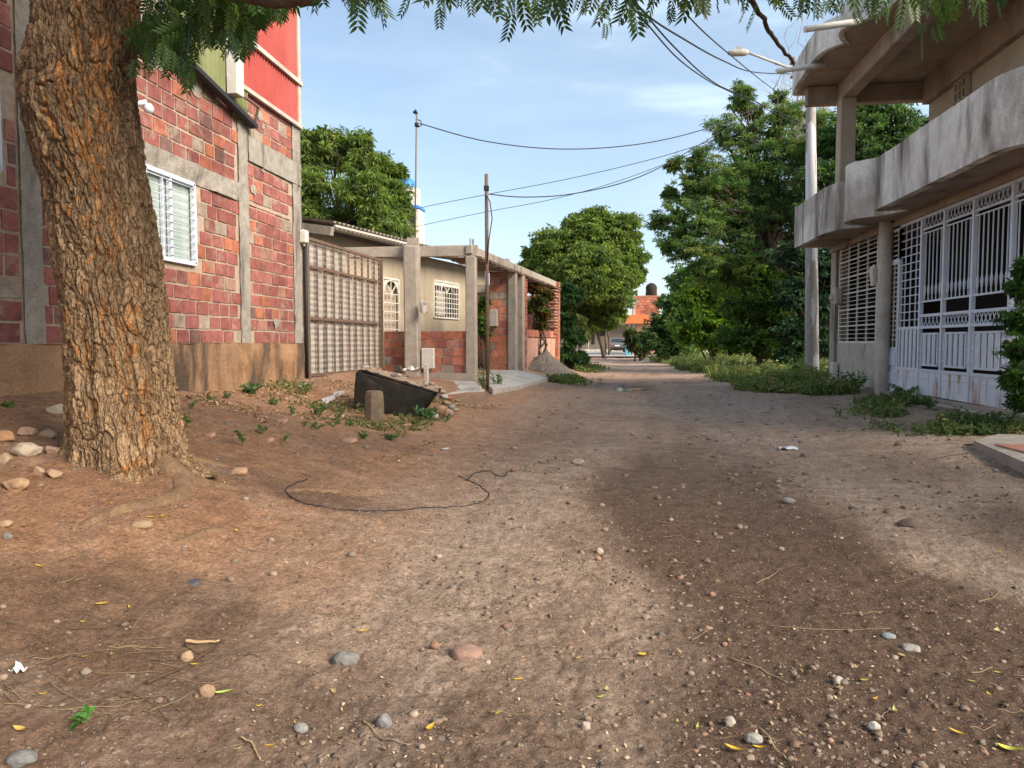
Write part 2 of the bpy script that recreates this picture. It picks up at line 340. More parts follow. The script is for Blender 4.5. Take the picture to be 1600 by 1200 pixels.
def build_ground():
    ys = [-40, -25, -15, -8, -4, -2, -1, 0, .6, 1.1]; y = 1.4
    while y < 14: ys.append(y); y += max(.016, .0058 * y)
    while y < 110: ys.append(y); y += .012 * y
    ys += [130, 170, 240, 400, 700, 1200]; ys = np.array(ys)
    nu = 640; u = np.linspace(-1, 1, nu)
    out = np.array([1.15, 1.5, 2.2, 3.5, 6, 12, 30, 80]); U = np.concatenate([-out[::-1], u, out])
    hw = 1.0 * np.maximum(ys, 0) * .86 + 1.3 + np.maximum(-ys, 0) * .3
    X = U[None, :] * hw[:, None] - .12 * np.maximum(ys, 0)[:, None]; Y = np.repeat(ys[:, None], len(U), 1)
    x, yy = X.ravel(), Y.ravel(); z = Gn(x, yy)
    P = np.c_[x, yy, z]; k = np.arange(len(x)).reshape(X.shape)
    Q = np.stack([k[:-1, :-1], k[:-1, 1:], k[1:, 1:], k[1:, :-1]], -1).reshape(-1, 4)
    p2 = np.c_[x, yy, x * 0]; n1 = fbm(p2 * .8, 4, 21); n2 = fbm(p2 * 2.3, 4, 22); n3 = fbm(p2 * .25, 3, 23)
    road = A(.40, .295, .22); c = np.tile(road, (len(x), 1))
    def blend(mask, col): nonlocal c; m = np.clip(mask, 0, 1)[:, None]; c = c * (1 - m) + A(*col) * m
    def ell(cx, cy, rx, ry, rot=0, soft=.35, wob=.35):
        dx, dy = x - cx, yy - cy; cr, sr = math.cos(rot), math.sin(rot); a = dx * cr + dy * sr; b = -dx * sr + dy * cr
        d = np.hypot(a / rx, b / ry) + wob * n2 + wob * .6 * n1; return 1 - sstep(1 - soft, 1 + soft, d)
    blend(sstep(.6, 2.6, -x + .7 * n1 + .02 * yy) * .95, (.47, .26, .145))          # orange bank earth
    blend(sstep(-.2, .5, n3 + .3 * n1) * sstep(1, 3, -x) * .5, (.26, .135, .075))
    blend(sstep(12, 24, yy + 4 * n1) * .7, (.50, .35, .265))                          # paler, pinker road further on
    blend(ell(-.6, 24, 2.6, 12, 0) * .4, (.42, .235, .13))
    blend(ell(1.8, 13.2, 2.2, 2.0, 0) * .65, (.40, .32, .255))
    blend(ell(-.2, 10, 1.6, 3, 0) * .3, (.36, .25, .18))
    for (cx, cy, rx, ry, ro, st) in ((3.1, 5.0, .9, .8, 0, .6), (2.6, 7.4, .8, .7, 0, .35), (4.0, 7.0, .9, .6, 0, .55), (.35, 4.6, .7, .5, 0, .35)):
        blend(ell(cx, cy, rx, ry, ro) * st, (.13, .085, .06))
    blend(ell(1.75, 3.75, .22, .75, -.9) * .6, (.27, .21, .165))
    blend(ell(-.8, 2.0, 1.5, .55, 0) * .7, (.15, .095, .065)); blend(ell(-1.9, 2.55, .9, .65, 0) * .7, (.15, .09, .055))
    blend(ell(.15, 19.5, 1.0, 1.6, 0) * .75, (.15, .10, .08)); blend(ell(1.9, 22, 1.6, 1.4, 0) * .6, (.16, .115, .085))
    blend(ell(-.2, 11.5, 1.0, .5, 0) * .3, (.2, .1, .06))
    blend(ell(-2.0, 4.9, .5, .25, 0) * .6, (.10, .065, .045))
    tr = fbm(np.c_[(x - .06 * yy) * 2.6, yy * .22, 0 * x], 4, 27); blend(sstep(.08, .45, tr) * .38 * sstep(-2.2, -1, x), (.46, .36, .29)); blend(sstep(.1, .45, -tr) * .30 * sstep(-2.2, -1, x), (.21, .14, .10))
    blend(sstep(.12, .5, n1) * .35, (.17, .115, .08)); blend(sstep(.1, .5, n2) * .25, (.44, .34, .26))
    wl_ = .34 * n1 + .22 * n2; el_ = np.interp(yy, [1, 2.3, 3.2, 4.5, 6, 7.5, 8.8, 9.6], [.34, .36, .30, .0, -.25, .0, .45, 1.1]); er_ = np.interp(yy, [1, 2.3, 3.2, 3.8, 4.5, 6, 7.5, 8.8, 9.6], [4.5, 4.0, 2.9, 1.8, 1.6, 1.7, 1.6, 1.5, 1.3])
    blend(sstep(-.22, .28, x - el_ + wl_) * sstep(-.22, .3, er_ - x + wl_) * (1 - sstep(6.8, 10.2, yy + 1.6 * n1 + .6 * n2)) * (.93 - .25 * sstep(4.5, 8, yy)), (.115, .072, .050))     # darker soil band, centre to lower right
    blend(sstep(.0, 1.2, x - 4.2) * .5, (.22, .17, .11))
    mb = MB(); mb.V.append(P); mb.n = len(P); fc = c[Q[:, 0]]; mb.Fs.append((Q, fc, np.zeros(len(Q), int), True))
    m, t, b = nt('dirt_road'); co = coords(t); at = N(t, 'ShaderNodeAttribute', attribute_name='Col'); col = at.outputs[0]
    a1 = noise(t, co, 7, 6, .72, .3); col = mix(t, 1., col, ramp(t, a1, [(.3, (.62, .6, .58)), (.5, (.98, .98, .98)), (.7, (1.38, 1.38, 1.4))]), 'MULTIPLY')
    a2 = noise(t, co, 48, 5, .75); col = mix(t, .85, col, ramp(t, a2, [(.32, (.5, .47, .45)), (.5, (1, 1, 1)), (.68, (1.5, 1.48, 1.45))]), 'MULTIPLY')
    hs = []
    for sc, thr, amt in ((34, .26, .8), (85, .30, .75), (190, .34, .6)):
        v = N(t, 'ShaderNodeTexVoronoi', feature='F1'); v.inputs['Scale'].default_value = sc; v.inputs['Randomness'].default_value = 1; t.links.new(co, v.inputs['Vector'])
        sep = N(t, 'ShaderNodeSeparateColor'); t.links.new(v.outputs['Color'], sep.inputs[0])
        gt = N(t, 'ShaderNodeMath', operation='GREATER_THAN'); t.links.new(sep.outputs[0], gt.inputs[0]); gt.inputs[1].default_value = .5
        lt = N(t, 'ShaderNodeMapRange'); lt.inputs[1].default_value = thr * .75; lt.inputs[2].default_value = thr; lt.inputs[3].default_value = 1; lt.inputs[4].default_value = 0
        t.links.new(v.outputs['Distance'], lt.inputs[0])
        mu = N(t, 'ShaderNodeMath', operation='MULTIPLY'); t.links.new(gt.outputs[0], mu.inputs[0]); t.links.new(lt.outputs[0], mu.inputs[1])
        tint = ramp(t, sep.outputs[1], [(0, (.10, .09, .08)), (.3, (.28, .22, .18)), (.55, (.34, .16, .10)), (.75, (.40, .33, .27)), (1, (.58, .53, .47))])
        mf = N(t, 'ShaderNodeMath', operation='MULTIPLY'); t.links.new(mu.outputs[0], mf.inputs[0]); mf.inputs[1].default_value = amt
        col = mix(t, mf.outputs[0], col, tint)
        ph = N(t, 'ShaderNodeMath', operation='MULTIPLY'); t.links.new(mu.outputs[0], ph.inputs[0]); ph.inputs[1].default_value = 12. / sc; hs.append(ph.outputs[0])
    t.links.new(col, b.inputs['Base Color']); b.inputs['Roughness'].default_value = .92; b.inputs['Specular IOR Level'].default_value = .2
    h = noise(t, co, 26, 6, .8, .2)
    for q in hs: ad = N(t, 'ShaderNodeMath', operation='ADD'); t.links.new(h, ad.inputs[0]); t.links.new(q, ad.inputs[1]); h = ad.outputs[0]
    bump(t, b, h, 1.0, .035)
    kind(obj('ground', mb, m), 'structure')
build_ground()

# ---------------------------------------------------------------- leaves
def leaf_quads(mb, P, size, col, droop=.5, asp=.32, mat=0, jit=.35, out=None, seedcol=.2):
    """P: Nx3 leaf bases; folded lanceolate leaves, 2 quads each -> as a single 4-gon pair"""
    n = len(P); d = RNG.normal(size=(n, 3)); d[:, 2] = d[:, 2] * .7 - droop
    if out is not None: d = d + out * 1.0
    d /= np.linalg.norm(d, axis=1)[:, None]
    s = np.cross(d, RNG.normal(size=(n, 3)) * A(.6, .6, 1) + A(0, 0, .8)); s /= np.linalg.norm(s, axis=1)[:, None] + 1e-9
    L = (size * RNG.uniform(1 - jit, 1 + jit, n))[:, None]; W = L * asp
    nn = np.cross(s, d)
    b = P; t = P + d * L + A(0, 0, -1) * L * .12; m1 = P + d * L * .45 + s * W * .5 + nn * W * .18; m2 = P + d * L * .45 - s * W * .5 + nn * W * .18
    V = np.stack([b, m1, t, m2], 1).reshape(-1, 3); Q = np.arange(n * 4).reshape(-1, 4)
    c = np.asarray(col, float); c = (np.tile(c, (n, 1)) if c.ndim == 1 else c) * RNG.uniform(1 - seedcol, 1 + seedcol, (n, 1))
    mb.add(V, Q, c, mat, False)
def blob_leaves(mb, blobs, size, cols, dens=1., droop=.5, asp=.32, sub=.32, flat=.8, per=26, yel=.03, core=.72):
    """each blob: (centre, radius). Twig clumps of leaves over the blob's outer volume, gaps left between them"""
    for c, r in blobs:
        ni = int(150 * dens); ui = RNG.normal(size=(ni, 3)); ui /= np.linalg.norm(ui, axis=1)[:, None]; Pi = c + ui * (r * core * RNG.random(ni) ** .5)[:, None] * A(1, 1, flat)
        leaf_quads(mb, Pi, max(size * 1.5, min(r * .26, size * 3)), np.array(cols)[RNG.integers(0, len(cols), ni)] * .8, .3, .6)
        ns = max(6, int(1.5 * dens * 34 * (r / 1.0) ** 2 / (sub * 3) ** 1.2 * (.3 / size) ** .5))
        u = RNG.normal(size=(ns, 3)); u /= np.linalg.norm(u, axis=1)[:, None]; rad = r * (RNG.uniform(.18, 1.0, ns) ** .45)
        rad = rad * (1 + .28 * vnoise(u * 2.3 + c, 4))
        C = c + u * rad[:, None] * A(1, 1, flat); sr = r * sub * RNG.uniform(.4, 1.1, ns)
        k = np.repeat(np.arange(ns), per); n = len(k); v = RNG.normal(size=(n, 3)); v /= np.linalg.norm(v, axis=1)[:, None]
        v[:, 2] = np.where(v[:, 2] < -.2, -v[:, 2] * .6, v[:, 2])
        P = C[k] + v * (sr[k] * RNG.uniform(.35, 1, n))[:, None] * A(1, 1, .6)
        ci = RNG.integers(0, len(cols), ns); cc = np.array(cols)[ci][k] * (RNG.uniform(.75, 1.25, ns)[k])[:, None]
        y = RNG.random(n) < yel; cc[y] = cc[y] * A(2.2, 1.5, .8)
        leaf_quads(mb, P, size, cc, droop, asp, out=v * .7)
def limb(mb, a, b, r0, r1, wob=.12, n=9, seg=8):
    a, b = np.asarray(a, float), np.asarray(b, float); t = np.linspace(0, 1, n)[:, None]; L = np.linalg.norm(b - a)
    P = a + (b - a) * t; P[1:-1] += RNG.normal(size=(n - 2, 3)) * wob * L * .25; P[:, 2] += np.sin(t[:, 0] * PI) * .06 * L
    mb.tube(P, np.linspace(r0, r1, n), seg, jit=.06)
    return P
def tree(name, label, base, blobs, size, cols, trunk_r=.2, fork=.4, group=None, cat='tree', matl='leaf', bark='limb', **kw):
    base = A(*base); t = thing(name, label, cat, base, group)
    mb = MB(); C = np.array([c for c, r in blobs]); mid = C.mean(0); top = base + (mid - base) * A(.6, .6, fork); top[2] = base[2] + (mid[2] - base[2]) * fork + .3
    limb(mb, base - A(0, 0, .1), top, trunk_r, trunk_r * .7, .05)
    obj('trunk', mb, M[bark], t)
    mb = MB()
    for c, r in blobs:
        P = limb(mb, top, c, trunk_r * .38, trunk_r * .08, .16)
        for k in range(4):
            e = c + RNG.normal(size=3) * r * .5; limb(mb, P[5 + k % 3], e, trunk_r * .10, .01, .2, 6, 4)
    obj('branches', mb, M[bark], t)
    mb = MB(); blob_leaves(mb, blobs, size, cols, **kw); obj('crown', mb, M[matl], t); return t
def pb(px, py, r, D): return (atD(px, py, D), r * D / F)       # blob from picture size, placed at its real distance

#@@SPLIT
# ================================================================ big neem tree on the left
TX = atD(196, 760, 4.9); TB = A(TX[0], TX[1], gz(TX[0], TX[1]))
neem = thing('neem_tree', 'large neem tree with thick fissured brown trunk on the near left, leaves hanging overhead', 'tree', TB)
def mat_bark():
    m, t, b = nt('neem_bark'); a = N(t, 'ShaderNodeAttribute', attribute_name='Col'); co = coords(t, (1, 1, .35))
    n1 = noise(t, co, 34, 6, .7); n2 = noise(t, coords(t, (1, 1, .5)), 5, 4)
    c = mix(t, 1., a.outputs[0], ramp(t, n1, [(.3, (.6, .58, .56)), (.7, (1.4, 1.38, 1.35))]), 'MULTIPLY')
    c = mix(t, 1., c, ramp(t, n2, [(.35, (.85, .83, .8)), (.65, (1.15, 1.15, 1.15))]), 'MULTIPLY')
    t.links.new(c, b.inputs['Base Color']); b.inputs['Roughness'].default_value = .95; b.inputs['Specular IOR Level'].default_value = .15
    v = N(t, 'ShaderNodeTexVoronoi', feature='DISTANCE_TO_EDGE'); v.inputs['Scale'].default_value = 30
    dn = N(t, 'ShaderNodeTexNoise'); dn.inputs['Scale'].default_value = 9; dn.inputs['Detail'].default_value = 4; cc = coords(t, (1, 1, .38)); t.links.new(cc, dn.inputs['Vector'])
    va = N(t, 'ShaderNodeVectorMath', operation='MULTIPLY_ADD'); t.links.new(dn.outputs['Color'], va.inputs[0]); va.inputs[1].default_value = (.12, .12, .12); t.links.new(cc, va.inputs[2]); t.links.new(va.outputs[0], v.inputs['Vector'])
    r_ = ramp(t, v.outputs['Distance'], [(0, (0, 0, 0)), (.16, (1, 1, 1))]); ad = N(t, 'ShaderNodeMath', operation='ADD'); t.links.new(r_, ad.inputs[0]); t.links.new(noise(t, coords(t, (1, 1, .6)), 70, 8, .75), ad.inputs[1])
    bump(t, b, ad.outputs[0], 1.0, .016); return m
M['bark'] = mat_bark()
EDGE = [(790, 96, 306), (775, 99, 300), (750, 103, 294), (720, 107, 291), (680, 107, 284), (600, 106, 272), (500, 99, 262), (400, 84, 250), (300, 68, 233), (260, 56, 225),
        (200, 40, 217), (150, 33, 212), (110, 37, 211), (60, 48, 214), (0, 50, 217), (-80, 56, 222), (-160, 62, 226)]
def build_trunk():
    D = 4.9; zs, cx, rr = [], [], []
    for py, l, r in EDGE:
        c = atD((l + r) / 2 + 1.5, py, D); zs.append(c[2]); cx.append(c[:2]); rr.append((r - l) / 2 * D / F * .875 - .014)
    cx = np.array(cx); zt = np.arange(TB[2] - .12, zs[-1], .0068); nth = 440
    z = np.maximum(zt, zs[0] - .2)
    X = np.interp(z, zs, cx[:, 0]); Y = np.interp(z, zs, cx[:, 1]); Rr = np.interp(z, zs, rr)
    th = np.arange(nth) * 2 * PI / nth
    T, Z = np.meshgrid(th, zt); Rb = np.repeat(Rr[:, None], nth, 1)
    # broad lumps, flutes and the root flare
    circ = np.stack([np.cos(T), np.sin(T), Z], -1).reshape(-1, 3)
    lump = fbm(circ * A(1.1, 1.1, .9), 3, 31).reshape(T.shape)
    fl = np.exp(-(Z - TB[2]) / .10) * (.02 + .06 * np.maximum(0, np.sin(T * 5 + 1.2 + .8 * np.sin(T * 2))))
    Rb = Rb * (1 + .035 * lump) + fl + .012 * np.sin(T * 9 + 3 * lump) * np.exp(-(Z - TB[2]) / 1.2)
    q = np.stack([np.cos(T) * .38, np.sin(T) * .38, Z], -1).reshape(-1, 3)
    w = np.stack([fbm(q * 5, 3, 41), fbm(q * 5, 3, 42), fbm(q * 5, 3, 43)], 1)
    q1 = q * A(18, 18, 3.9) + w * A(1.1, 1.1, .9); f1, f2, cid = voro(q1, 3); e = f2 - f1
    plate = sstep(.02, .18, e)
    q2 = q * A(46, 46, 15) + w * 1.6; g1, g2, cid2 = voro(q2, 5); e2 = sstep(.02, .25, g2 - g1)
    ridge = 1 - np.abs(fbm(q * A(9, 9, 1.7) + w * .5, 4, 50)) * 2.2
    fine = fbm(q * A(70, 70, 30), 3, 51)
    plate = plate * (.55 + .45 * sstep(-.5, .3, fbm(q * A(4, 4, 2), 3, 58)))
    dsp = (plate * (.014 + .014 * cid) + e2 * .008 + ridge * .018 + fine * .005 + .012 * (cid2 - .5) * plate).reshape(T.shape)
    R2 = Rb + dsp - .012
    # old knot wound high on the left of the trunk
    V = np.stack([X[:, None] + np.cos(T) * R2, Y[:, None] + np.sin(T) * R2, Z], -1).reshape(-1, 3)
    n = len(zt); k = np.arange(n * nth).reshape(n, nth); kn = np.roll(k, -1, 1)
    Q = np.stack([k[:-1], kn[:-1], kn[1:], k[1:]], -1).reshape(-1, 4)
    # colours: grey-brown plates, lighter dust low down, bare orange inner bark where plates have fallen off
    base = A(.26, .18, .115) * (.75 + .5 * cid[:, None] * .8 + .3 * (cid2[:, None] - .5))
    low = sstep(2.9, .9, Z.ravel())[:, None]; base = base * (1 - low * .75) + A(.45, .31, .185) * (.8 + .4 * cid[:, None]) * low * .75
    streak = fbm(q * A(3.5, 3.5, .8) + w * .3, 3, 61); chips = fbm(q * A(24, 24, 6) + w * 1.5, 3, 63); scar = sstep(.02, .22, chips + 1.1 * (streak - .16) - .12 * sstep(1.6, .8, Z.ravel())) * (cid2 < .62)
    scar = np.clip(scar * (.45 + .55 * cid), 0, 1)[:, None]
    base = base * (1 - scar) + A(.52, .245, .09) * (.8 + .4 * cid2[:, None]) * scar
    crack = (1 - sstep(.0, .10, e))[:, None] * .7; base = base * (1 - crack) + A(.10, .055, .03) * crack
    mb = MB(); mb.V.append(V); mb.n = len(V); mb.Fs.append((Q, base[Q[:, 0]], np.zeros(len(Q), int), True))
    obj('trunk', mb, M['bark'], neem)
    return A(X[-1], Y[-1], zt[-1]), Rr[-1]
tt, tr_ = build_trunk()
M['root'] = mat_rough('dusty_root', (.19, .12, .07), (.36, .23, .135), 11, .95, 1., .02, speck=.4)
def root(pts, rad, n=16, jit=.025):
    P = np.array(pts, float); t = np.linspace(0, 1, 26); s = np.linspace(0, 1, len(P)); Q = np.stack([np.interp(t, s, P[:, i]) for i in range(3)], 1)
    Q[1:-1] = (Q[:-2] + 2 * Q[1:-1] + Q[2:]) / 4; Q[1:-1] = (Q[:-2] + 2 * Q[1:-1] + Q[2:]) / 4
    mb = MB(); mb.tube(Q, np.interp(t, np.linspace(0, 1, len(rad)), rad), n, (.42, .27, .15), jit=jit); obj('root', mb, M['root'], neem)
def gp(px, py, up=0.):
    p = onz(px, py, .3)
    for _ in range(12): p = onz(px, py, G(p[0], p[1]))
    return A(p[0], p[1], gz(p[0], p[1]) + up)
root([gp(85, 838, -.05), gp(135, 822, -.02), gp(190, 808, -.012), gp(245, 800, -.025), gp(285, 788, -.04), gp(285, 765, -.03), gp(240, 745, .0)], [.012, .035, .05, .058, .07, .08, .10])
root([gp(240, 752, .02), gp(300, 772, -.03), gp(350, 776, -.035), gp(420, 774, -.045), gp(480, 766, -.03), gp(540, 768, -.03), gp(580, 776, -.06)], [.10, .07, .045, .035, .045, .04, .02])
root([gp(225, 868, -.05), gp(270, 852, -.025), gp(330, 838, -.02), gp(380, 826, -.06)], [.01, .03, .045, .02])
root([gp(295, 735, -.02), gp(340, 738, -.01), gp(400, 742, -.05)], [.07, .03, .01])
# limbs above the picture carry the crown
mb = MB()
limbs = []
for e in ((-6.2, 3.0, 5.6), (-4.6, 7.2, 5.9), (-1.0, 5.4, 4.9), (-1.6, 1.2, 5.4), (-4.6, .6, 5.8), (-3, 4, 6.6)):
    limbs.append(limb(mb, tt - A(0, 0, .15), A(*e), tr_ * .62, .09, .10, 10, 12))
for s, e in (((-1.0, 5.4, 4.9), (1.6, 5.0, 4.45)), ((1.6, 5.0, 4.45), (4.3, 5.2, 4.1)), ((-1.0, 5.4, 4.9), (.2, 3.2, 4.3)), ((.2, 3.2, 4.3), (2.6, 2.6, 4.0)), ((-1.6, 1.2, 5.4), (1.0, -.5, 5.0))):
    limb(mb, s, e, .085, .03, .10, 10, 8)
obj('limbs', mb, M['bark'] if False else M['limb'], neem)
def px_branch(pts, r0, r1):
    P = np.array([atD(a, b, c) for a, b, c in pts]); n = 22; s = np.linspace(0, 1, len(P)); t = np.linspace(0, 1, n)
    Q = np.stack([np.interp(t, s, P[:, i]) for i in range(3)], 1) + RNG.normal(size=(n, 3)) * .008
    mb = MB(); mb.tube(Q, np.linspace(r0, r1, n), 7, jit=.12); obj('branch', mb, M['limb'], neem)
px_branch([(1150, -60, 5.2), (1182, 15, 5.6), (1200, 45, 5.9), (1218, 70, 6.2), (1240, 98, 6.5)], .022, .014)
px_branch([(470, -30, 4.2), (560, -22, 4.2), (700, -30, 4.2)], .03, .02)
for i in range(26):
    x0 = RNG.uniform(470, 1540); D0 = RNG.uniform(3.6, 5); px_branch([(x0 + RNG.uniform(-60, 60), -70, D0), (x0 + RNG.uniform(-15, 15), -25, D0), (x0, np.interp(x0, [190, 450, 900, 1400, 1570], [60, 14, 16, 26, 6]), D0)], .007, .002)
px_branch([(220, -60, 4.6), (330, -20, 4.3), (430, 3, 4.1), (500, -4, 4.0)], .06, .03)

def frond_template(npair=6):
    V = []; Fc = []
    for k in range(npair):
        s = (k + 1) / (npair + .3); z = -s; x0 = .0
        ln = .38 * (1 - .35 * abs(s - .45) * 1.6)
        for sd in (-1, 1):
            b = A(0, 0, z + (.012 if sd > 0 else 0)); d = A(sd * .86, .12, -.5); d /= np.linalg.norm(d); w = A(sd * .35, 0, .9); w = w - d * w.dot(d); w /= np.linalg.norm(w)
            ww = .105; tip = b + d * ln + A(0, -.04, -.10)
            p = [b, b + d * ln * .28 - w * ww * .52 + A(0, .02, 0), b + d * ln * .66 - w * ww * .55 + A(0, 0, -.02), tip, b + d * ln * .66 + w * ww * .25 + A(0, 0, -.02), b + d * ln * .28 + w * ww * .5 + A(0, .02, 0)]
            n0 = len(V); V += p; Fc += [[n0, n0 + 1, n0 + 5, n0 + 5], [n0 + 1, n0 + 2, n0 + 4, n0 + 5], [n0 + 2, n0 + 3, n0 + 4, n0 + 4]]
    n0 = len(V); V += [A(-.008, 0, 0), A(.008, 0, 0), A(.004, 0, -1), A(-.004, 0, -1)]; Fc.append([n0, n0 + 1, n0 + 2, n0 + 3])
    return np.array(V), Fc
FT, FF = frond_template(); FQ = np.array([f for f in FF if f[2] != f[3]]); FTr = np.array([f[:3] for f in FF if f[2] == f[3]])
def fronds(mb, P, L, tilt, cols):
    n = len(P); az = RNG.uniform(0, 2 * PI, n); ti = RNG.uniform(0, 1, n) * tilt; sp = RNG.uniform(-PI, PI, n)
    ca, sa = np.cos(sp), np.sin(sp); V = np.repeat(FT[None], n, 0)
    bend = RNG.uniform(-.25, .25, n)[:, None]; V = V.copy(); V[:, :, 0] += bend * V[:, :, 2] ** 2
    V = V * RNG.uniform(.8, 1.15, (n, 1, 1)); x = V[:, :, 0] * ca[:, None] - V[:, :, 1] * sa[:, None]; y = V[:, :, 0] * sa[:, None] + V[:, :, 1] * ca[:, None]; z = V[:, :, 2]
    # tilt about horizontal axis az
    ax, ay = np.cos(az)[:, None], np.sin(az)[:, None]; c, s = np.cos(ti)[:, None], np.sin(ti)[:, None]
    q = x * ax + y * ay; p = -x * ay + y * ax; q2 = q * c - z * s; z2 = q * s + z * c; x = q2 * ax - p * ay; y = q2 * ay + p * ax
    V = np.stack([x, y, z2], -1) * np.asarray(L).reshape(-1, 1, 1) + P[:, None]
    nv = len(FT); off = (np.arange(n) * nv)[:, None, None]
    base = mb.n; mb.V.append(V.reshape(-1, 3)); mb.n += n * nv
    for FX in (FQ, FTr):
        f = (FX[None] + off).reshape(-1, FX.shape[1]) + base
        mb.Fs.append((f, np.repeat(cols, len(FX), 0) * RNG.uniform(.85, 1.15, (len(f), 1)), np.zeros(len(f), int), False))
def fcols(n, bright=.1):
    c = np.tile(A(.040, .088, .019), (n, 1)) * RNG.uniform(.65, 1.3, (n, 1)); b = RNG.random(n) < bright; c[b] = A(.13, .20, .035) * RNG.uniform(.8, 1.2, (b.sum(), 1)); return c
LOWX = [190, 215, 240, 275, 300, 318, 345, 365, 385, 400, 425, 450, 475, 540, 590, 640, 690, 740, 790, 830, 880, 950, 990, 1040, 1100, 1160, 1200, 1260, 1310, 1345, 1400, 1440, 1462, 1480, 1540, 1570]
LOWY = [120, 128, 105, 135, 120, 80, 70, 92, 88, 50, 48, 20, 14, 22, 28, 25, 28, 14, 32, 34, 26, 36, 46, 30, 26, 28, 22, 28, 20, 22, 44, 56, 34, 22, 26, 10]
mb = MB(); tips = []
for i in range(420):
    px = RNG.uniform(455, 1560) if i > 200 else RNG.uniform(205, 450); lo = np.interp(px, LOWX, LOWY)
    D = RNG.uniform(3.3, 5.3) if px > 455 else RNG.uniform(4.3, 6.2); py = lo - abs(RNG.normal()) * (34 if px > 450 else 52) + 4
    tips.append((px, py, D))
for px, py in ((295, 138), (300, 150), (385, 95), (355, 92), (595, 40), (686, 45), (800, 62), (840, 40), (945, 60), (990, 52), (983, 42), (1048, 36), (1440, 92), (1462, 64), (1440, 60), (1536, 44), (1425, 40), (1445, 25), (1380, 40), (1335, 40), (1185, 42), (1220, 34), (1100, 30), (640, 26), (560, 40), (500, 18), (870, 42), (270, 112), (255, 98), (765, 22)):
    tips.append((px, py, RNG.uniform(3.6, 4.2)))
Ls = np.array([RNG.uniform(.085, .205) * (1 if t_[0] > 455 else .95) for t_ in tips]); P = []
for (px, py, D), L in zip(tips, Ls): p = atD(px, py, D); P.append(p + A(0, 0, L))
fronds(mb, np.array(P), Ls, .45, fcols(len(P), .12))
# crown overhead: clumps around the limb ends, out of the picture but shading the place
C = []
for c, r, n in (((-4.2, 4.6, 4.9), 1.9, 520), ((-1.6, 5.0, 4.5), 1.7, 420), ((.7, 4.8, 4.3), 1.5, 360), ((2.7, 4.9, 4.2), 1.5, 330), ((4.0, 5.2, 4.4), 1.1, 150), ((-1.6, 2.4, 5.0), 1.8, 360), ((1.4, 2.6, 4.4), 1.6, 340),
                ((-4.6, 1.2, 5.6), 2., 260), ((0, -.5, 5.2), 1.9, 260), ((-3, 4, 6.4), 2.2, 300), ((-5.0, 7.0, 5.9), 1.5, 120), ((2.8, 1., 4.8), 1.4, 180)):
    u = RNG.normal(size=(n, 3)); u /= np.linalg.norm(u, axis=1)[:, None]; q = A(*c) + u * (r * RNG.random(n) ** .45)[:, None] * A(1, 1, .45)
    C.append(q)
C = np.concatenate(C)
def topy(p):   # elevation test: keep only what stays above the wanted lower edge of the leaves
    d = p - CAM; f = d @ _f; px = 800 + F * (d @ _r) / np.maximum(f, .1); py = 600 - F * (d @ _u) / np.maximum(f, .1); return f, px, py
f_, px_, py_ = topy(C - A(0, 0, .3)); keep = (f_ < .3) | (py_ < np.interp(px_, LOWX, LOWY, left=-40, right=-40) - 25); C = C[keep]
fronds(mb, C, RNG.uniform(.22, .34, len(C)), 1.2, fcols(len(C)))
# dense dark cluster beside the trunk
q = np.array([atD(RNG.uniform(222, 440), 0, RNG.uniform(4.4, 6.4)) for _ in range(520)]); k = RNG.random(520)
for i in range(520):
    f, px, py = topy(q[i][None]); lo = np.interp(px[0], LOWX, LOWY) - 22; q[i] = atD(px[0], -60 + (lo + 60) * k[i] ** .7, f[0]) + A(0, 0, .12)
fronds(mb, q, RNG.uniform(.13, .21, 520), 1.2, fcols(520, .07))
obj('foliage', mb, M['neem'], neem)

# ================================================================ brick building on the left
WX = -5.3
YE = onx(472, 560, WX)[1]            # far corner of the wall
def wy(px): return float(onx(px, 535, WX)[1])
bb = thing('brick_building', 'unplastered red clay block building with grey concrete bands, behind the tree on the left', 'building', (WX, YE, .6))
ZT = 7.6
def yz(px, py): p = onx(px, py, WX); return float(p[1]), float(p[2])
PL = 1.235                            # top of plinth
col_w = [(wy(38), wy(69)), (wy(376), wy(391)), (YE - .32, YE)]
band1 = (3.30, 3.53); band2y = wy(392); band2 = (3.93, 4.30)
win = (wy(229), wy(305), yz(250, 403)[1], yz(303, 290)[1])
wl = (4.0, wy(4), 2.75, 3.6)           # window at the far left, cut by the frame
def skipL(t, z):
    y = Y0 + t
    if any(a + .01 < y < b - .01 for a, b in col_w): return True
    if win[0] - .13 < y < win[1] + .13 and win[2] - .09 < z < win[3] + .12: return True
    if wl[0] - .15 < y < wl[1] + .12 and wl[2] - .1 < z < wl[3] + .1: return True
    if band1[0] < z < band1[1] and y < wy(376): return True
    if y > band2y and band2[0] < z < band2[1]: return True
    return False
Y0 = -3.0
mb = MB()
mb.box((-11, Y0, 0), (WX - .15, YE, 4.7), (1, 1, 1), 1)                      # masonry core
mb.box((-11, wy(372), 4.7), (WX - .15, YE, 4.95), (1, 1, 1), 1)
